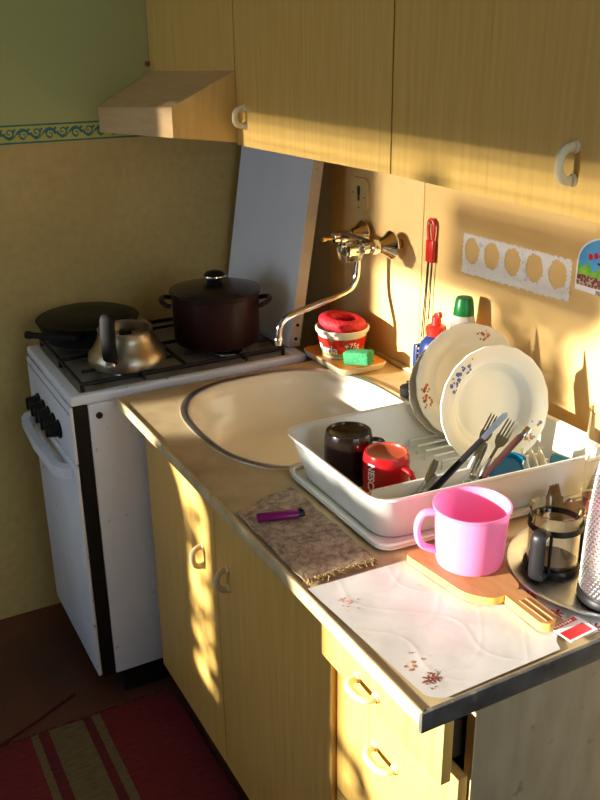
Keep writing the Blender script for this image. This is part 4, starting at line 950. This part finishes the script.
# grater
gc = Vector((1.249, -.330, .8534))
gt_ = thing('metal_grater', 'tall rounded metal grater with black foot beside the coffee press', 'grater', gc)
s1 = MB(); s1.lathe([(.050, .010), (.052, .02), (.0535, .06), (.052, .13), (.0465, .21), (.039, .265), (.028, .295), (.014, .308), (0, .31)], gc, n=72, squash=lambda a, r: 1.0)
for i in range(36):
    z_ = .022 + .0066 * i; rr = .0530 if z_ < .07 else (.0532 - .0012 * (z_ - .06) / .07 if z_ < .13 else (.052 - .0055 * (z_ - .13) / .08 if z_ < .21 else .0465 - .0075 * (z_ - .21) / .055))
    for k in range(44):
        a_ = 2 * PI * (k + .5 * (i % 2)) / 44
        q = Vector((math.cos(a_), math.sin(a_), 0)); tq = Vector((-q.y, q.x, 0)); b0 = gc + q * (rr - .0004) + Vector((0, 0, z_))
        apex = s1.bm.verts.new(b0 + q * .0030 + Vector((0, 0, .0012)))
        v = [s1.bm.verts.new(b0 + tq * dx_ + Vector((0, 0, dz_))) for dx_, dz_ in ((-.0026, -.0018), (.0026, -.0018), (.0018, .0024), (-.0018, .0024))]
        for e in range(4): s1._f([v[e], v[(e + 1) % 4], apex])
obj('grater_barrel', s1, 'grater', gt_, sharp=25)
s1 = MB(); s1.lathe([(0, 0), (.053, 0), (.0565, .004), (.0565, .013), (.0535, .017), (.050, .0175), (0, .012)], gc, n=56); obj('foot', s1, 'black', gt_)
# tall glass with syrup, at the rack's back right corner
gl = thing('tall_glass', 'tall clear glass with red-brown dregs behind the coffee press', 'glass', (1.040, -.155, .8518))
s1 = MB(); z0 = .8518; s1.lathe([(0, z0), (.028, z0), (.030, z0 + .004), (.034, z0 + .215), (.0325, z0 + .2155), (.0285, z0 + .010), (0, z0 + .008)], (1.040, -.155, 0), n=48); obj('glass_body', s1, 'glass', gl)
s1 = MB(); s1.lathe([(0, z0 + .0085), (.0278, z0 + .0105), (.0286, z0 + .045), (0, z0 + .045)], (1.040, -.155, 0), n=40); obj('syrup', s1, 'juice', gl)
# folded cloth leaning between rack and tray
s1 = MB(); P = [(1.006, -.262), (1.016, -.255), (1.007, -.245), (1.018, -.236), (1.008, -.226), (1.019, -.215), (1.010, -.203)]
A2 = [s1.bm.verts.new((x, y, .8518)) for x, y in P]; B2 = [s1.bm.verts.new((1.004 + (x - 1.004) * .35, -.238 + (y + .238) * .35, .925)) for x, y in P]
for k in range(len(P) - 1): s1._f([A2[k], A2[k + 1], B2[k + 1], B2[k]])
bmesh.ops.solidify(s1.bm, geom=s1.bm.faces[:], thickness=.0012)
tag(obj('folded_cardboard', s1, 'bristle', base=(1.01, -.235, .8518)), 'pleated tan cardboard standing between the rack and the coffee press', 'cardboard')
# red and white sachet
cc = Vector((1.282, -.4455, .8556)); sa = MB(); Rz = Matrix.Rotation(math.radians(4), 3, 'Z')
def sf(x, y, z): return cc + Rz @ Vector((x, y, z))
sa.mi = 0; sa.prism([(-.022, -.029), (.021, -.029), (.021, .029), (-.022, .029)], 0, .0016, fn=sf)
sa.mi = 1; sa.prism([(-.021, -.028), (-.012, -.028), (-.012, .022), (-.021, .022)], .0016, .0018, fn=sf); sa.prism([(-.003, -.027), (.017, -.027), (.017, .022), (-.003, .022)], .0016, .0018, fn=sf)
sa.mi = 0
for k in range(7): sa.prism([(-.0185, -.024 + .0055 * k), (-.0145 + .001 * (k % 2), -.024 + .0055 * k), (-.0145 + .001 * (k % 2), -.0205 + .0055 * k), (-.0185, -.0205 + .0055 * k)], .0018, .0019, fn=sf)
tag(obj('paper_sachet', sa, ['white', 'print_red'], base=cc), 'small red and white paper sachet beside the cutting board grip', 'sachet')

# ================================================================== floor things
rg = thing('striped_rug', 'red and olive striped woven rug on the floor before the cabinets', 'rug', (.9, -1.1, FZ))
bands = [(-.668, -.887, 'rug_red'), (-.887, -.911, 'rug_olive'), (-.911, -.935, 'rug_dark'), (-.935, -1.031, 'rug_olive'), (-1.031, -1.060, 'rug_dark'), (-1.060, -1.080, 'rug_olive'), (-1.080, -1.30, 'rug_red'), (-1.30, -1.33, 'rug_olive'), (-1.33, -1.42, 'rug_dark')]
s1 = MB(); names = ['rug_red', 'rug_olive', 'rug_dark']
for y1_, y0_, nm in bands:
    s1.mi = names.index(nm); NXr = 60
    for i in range(NXr):
        xa, xb = .008 + 1.9 * i / NXr, .008 + 1.9 * (i + 1) / NXr
        def rz(x, y): return FZ + .008 + .0018 * math.sin(x * 22 + y * 9) * math.sin(y * 31)
        s1._f([s1.bm.verts.new((x, y, rz(x, y))) for x, y in ((xa, y0_), (xb, y0_), (xb, y1_), (xa, y1_))])
bmesh.ops.remove_doubles(s1.bm, verts=s1.bm.verts[:], dist=.0002)
e_ = [e for e in s1.bm.edges if e.is_boundary]; r_ = bmesh.ops.extrude_edge_only(s1.bm, edges=e_)
for v in r_['geom']:
    if isinstance(v, bmesh.types.BMVert): v.co.z = FZ + .0005
obj('weave', s1, names, rg)
s1 = MB(); rnd = random.Random(9)
for k in range(260):
    y = rnd.uniform(-1.42, -.67); l = rnd.uniform(.006, .018); s1.tube([(.010, y, FZ + .006), (.010 - l * .6, y + rnd.uniform(-.004, .004), FZ + .006), (.010 - l, y + rnd.uniform(-.006, .006), FZ + .0022)], .0016, 4, cap=False)
fr = obj('fringe', s1, 'rug_dark', rg); fr['kind'] = 'stuff'
s1 = MB(); s1.tube(smooth_path([(-.004, -1.17, FZ + .0035), (-.03, -1.10, FZ + .0035), (-.062, -1.03, FZ + .0035), (-.095, -.965, FZ + .0035), (-.112, -.925, FZ + .0035)], 6), [.0034 + .0012 * (k % 3 == 0) for k in range(25)], 7)
tag(obj('yarn', s1, 'rug_dark', base=(-.06, -1.03, FZ)), 'dark red yarn lying on the brown floor by the rug', 'yarn')
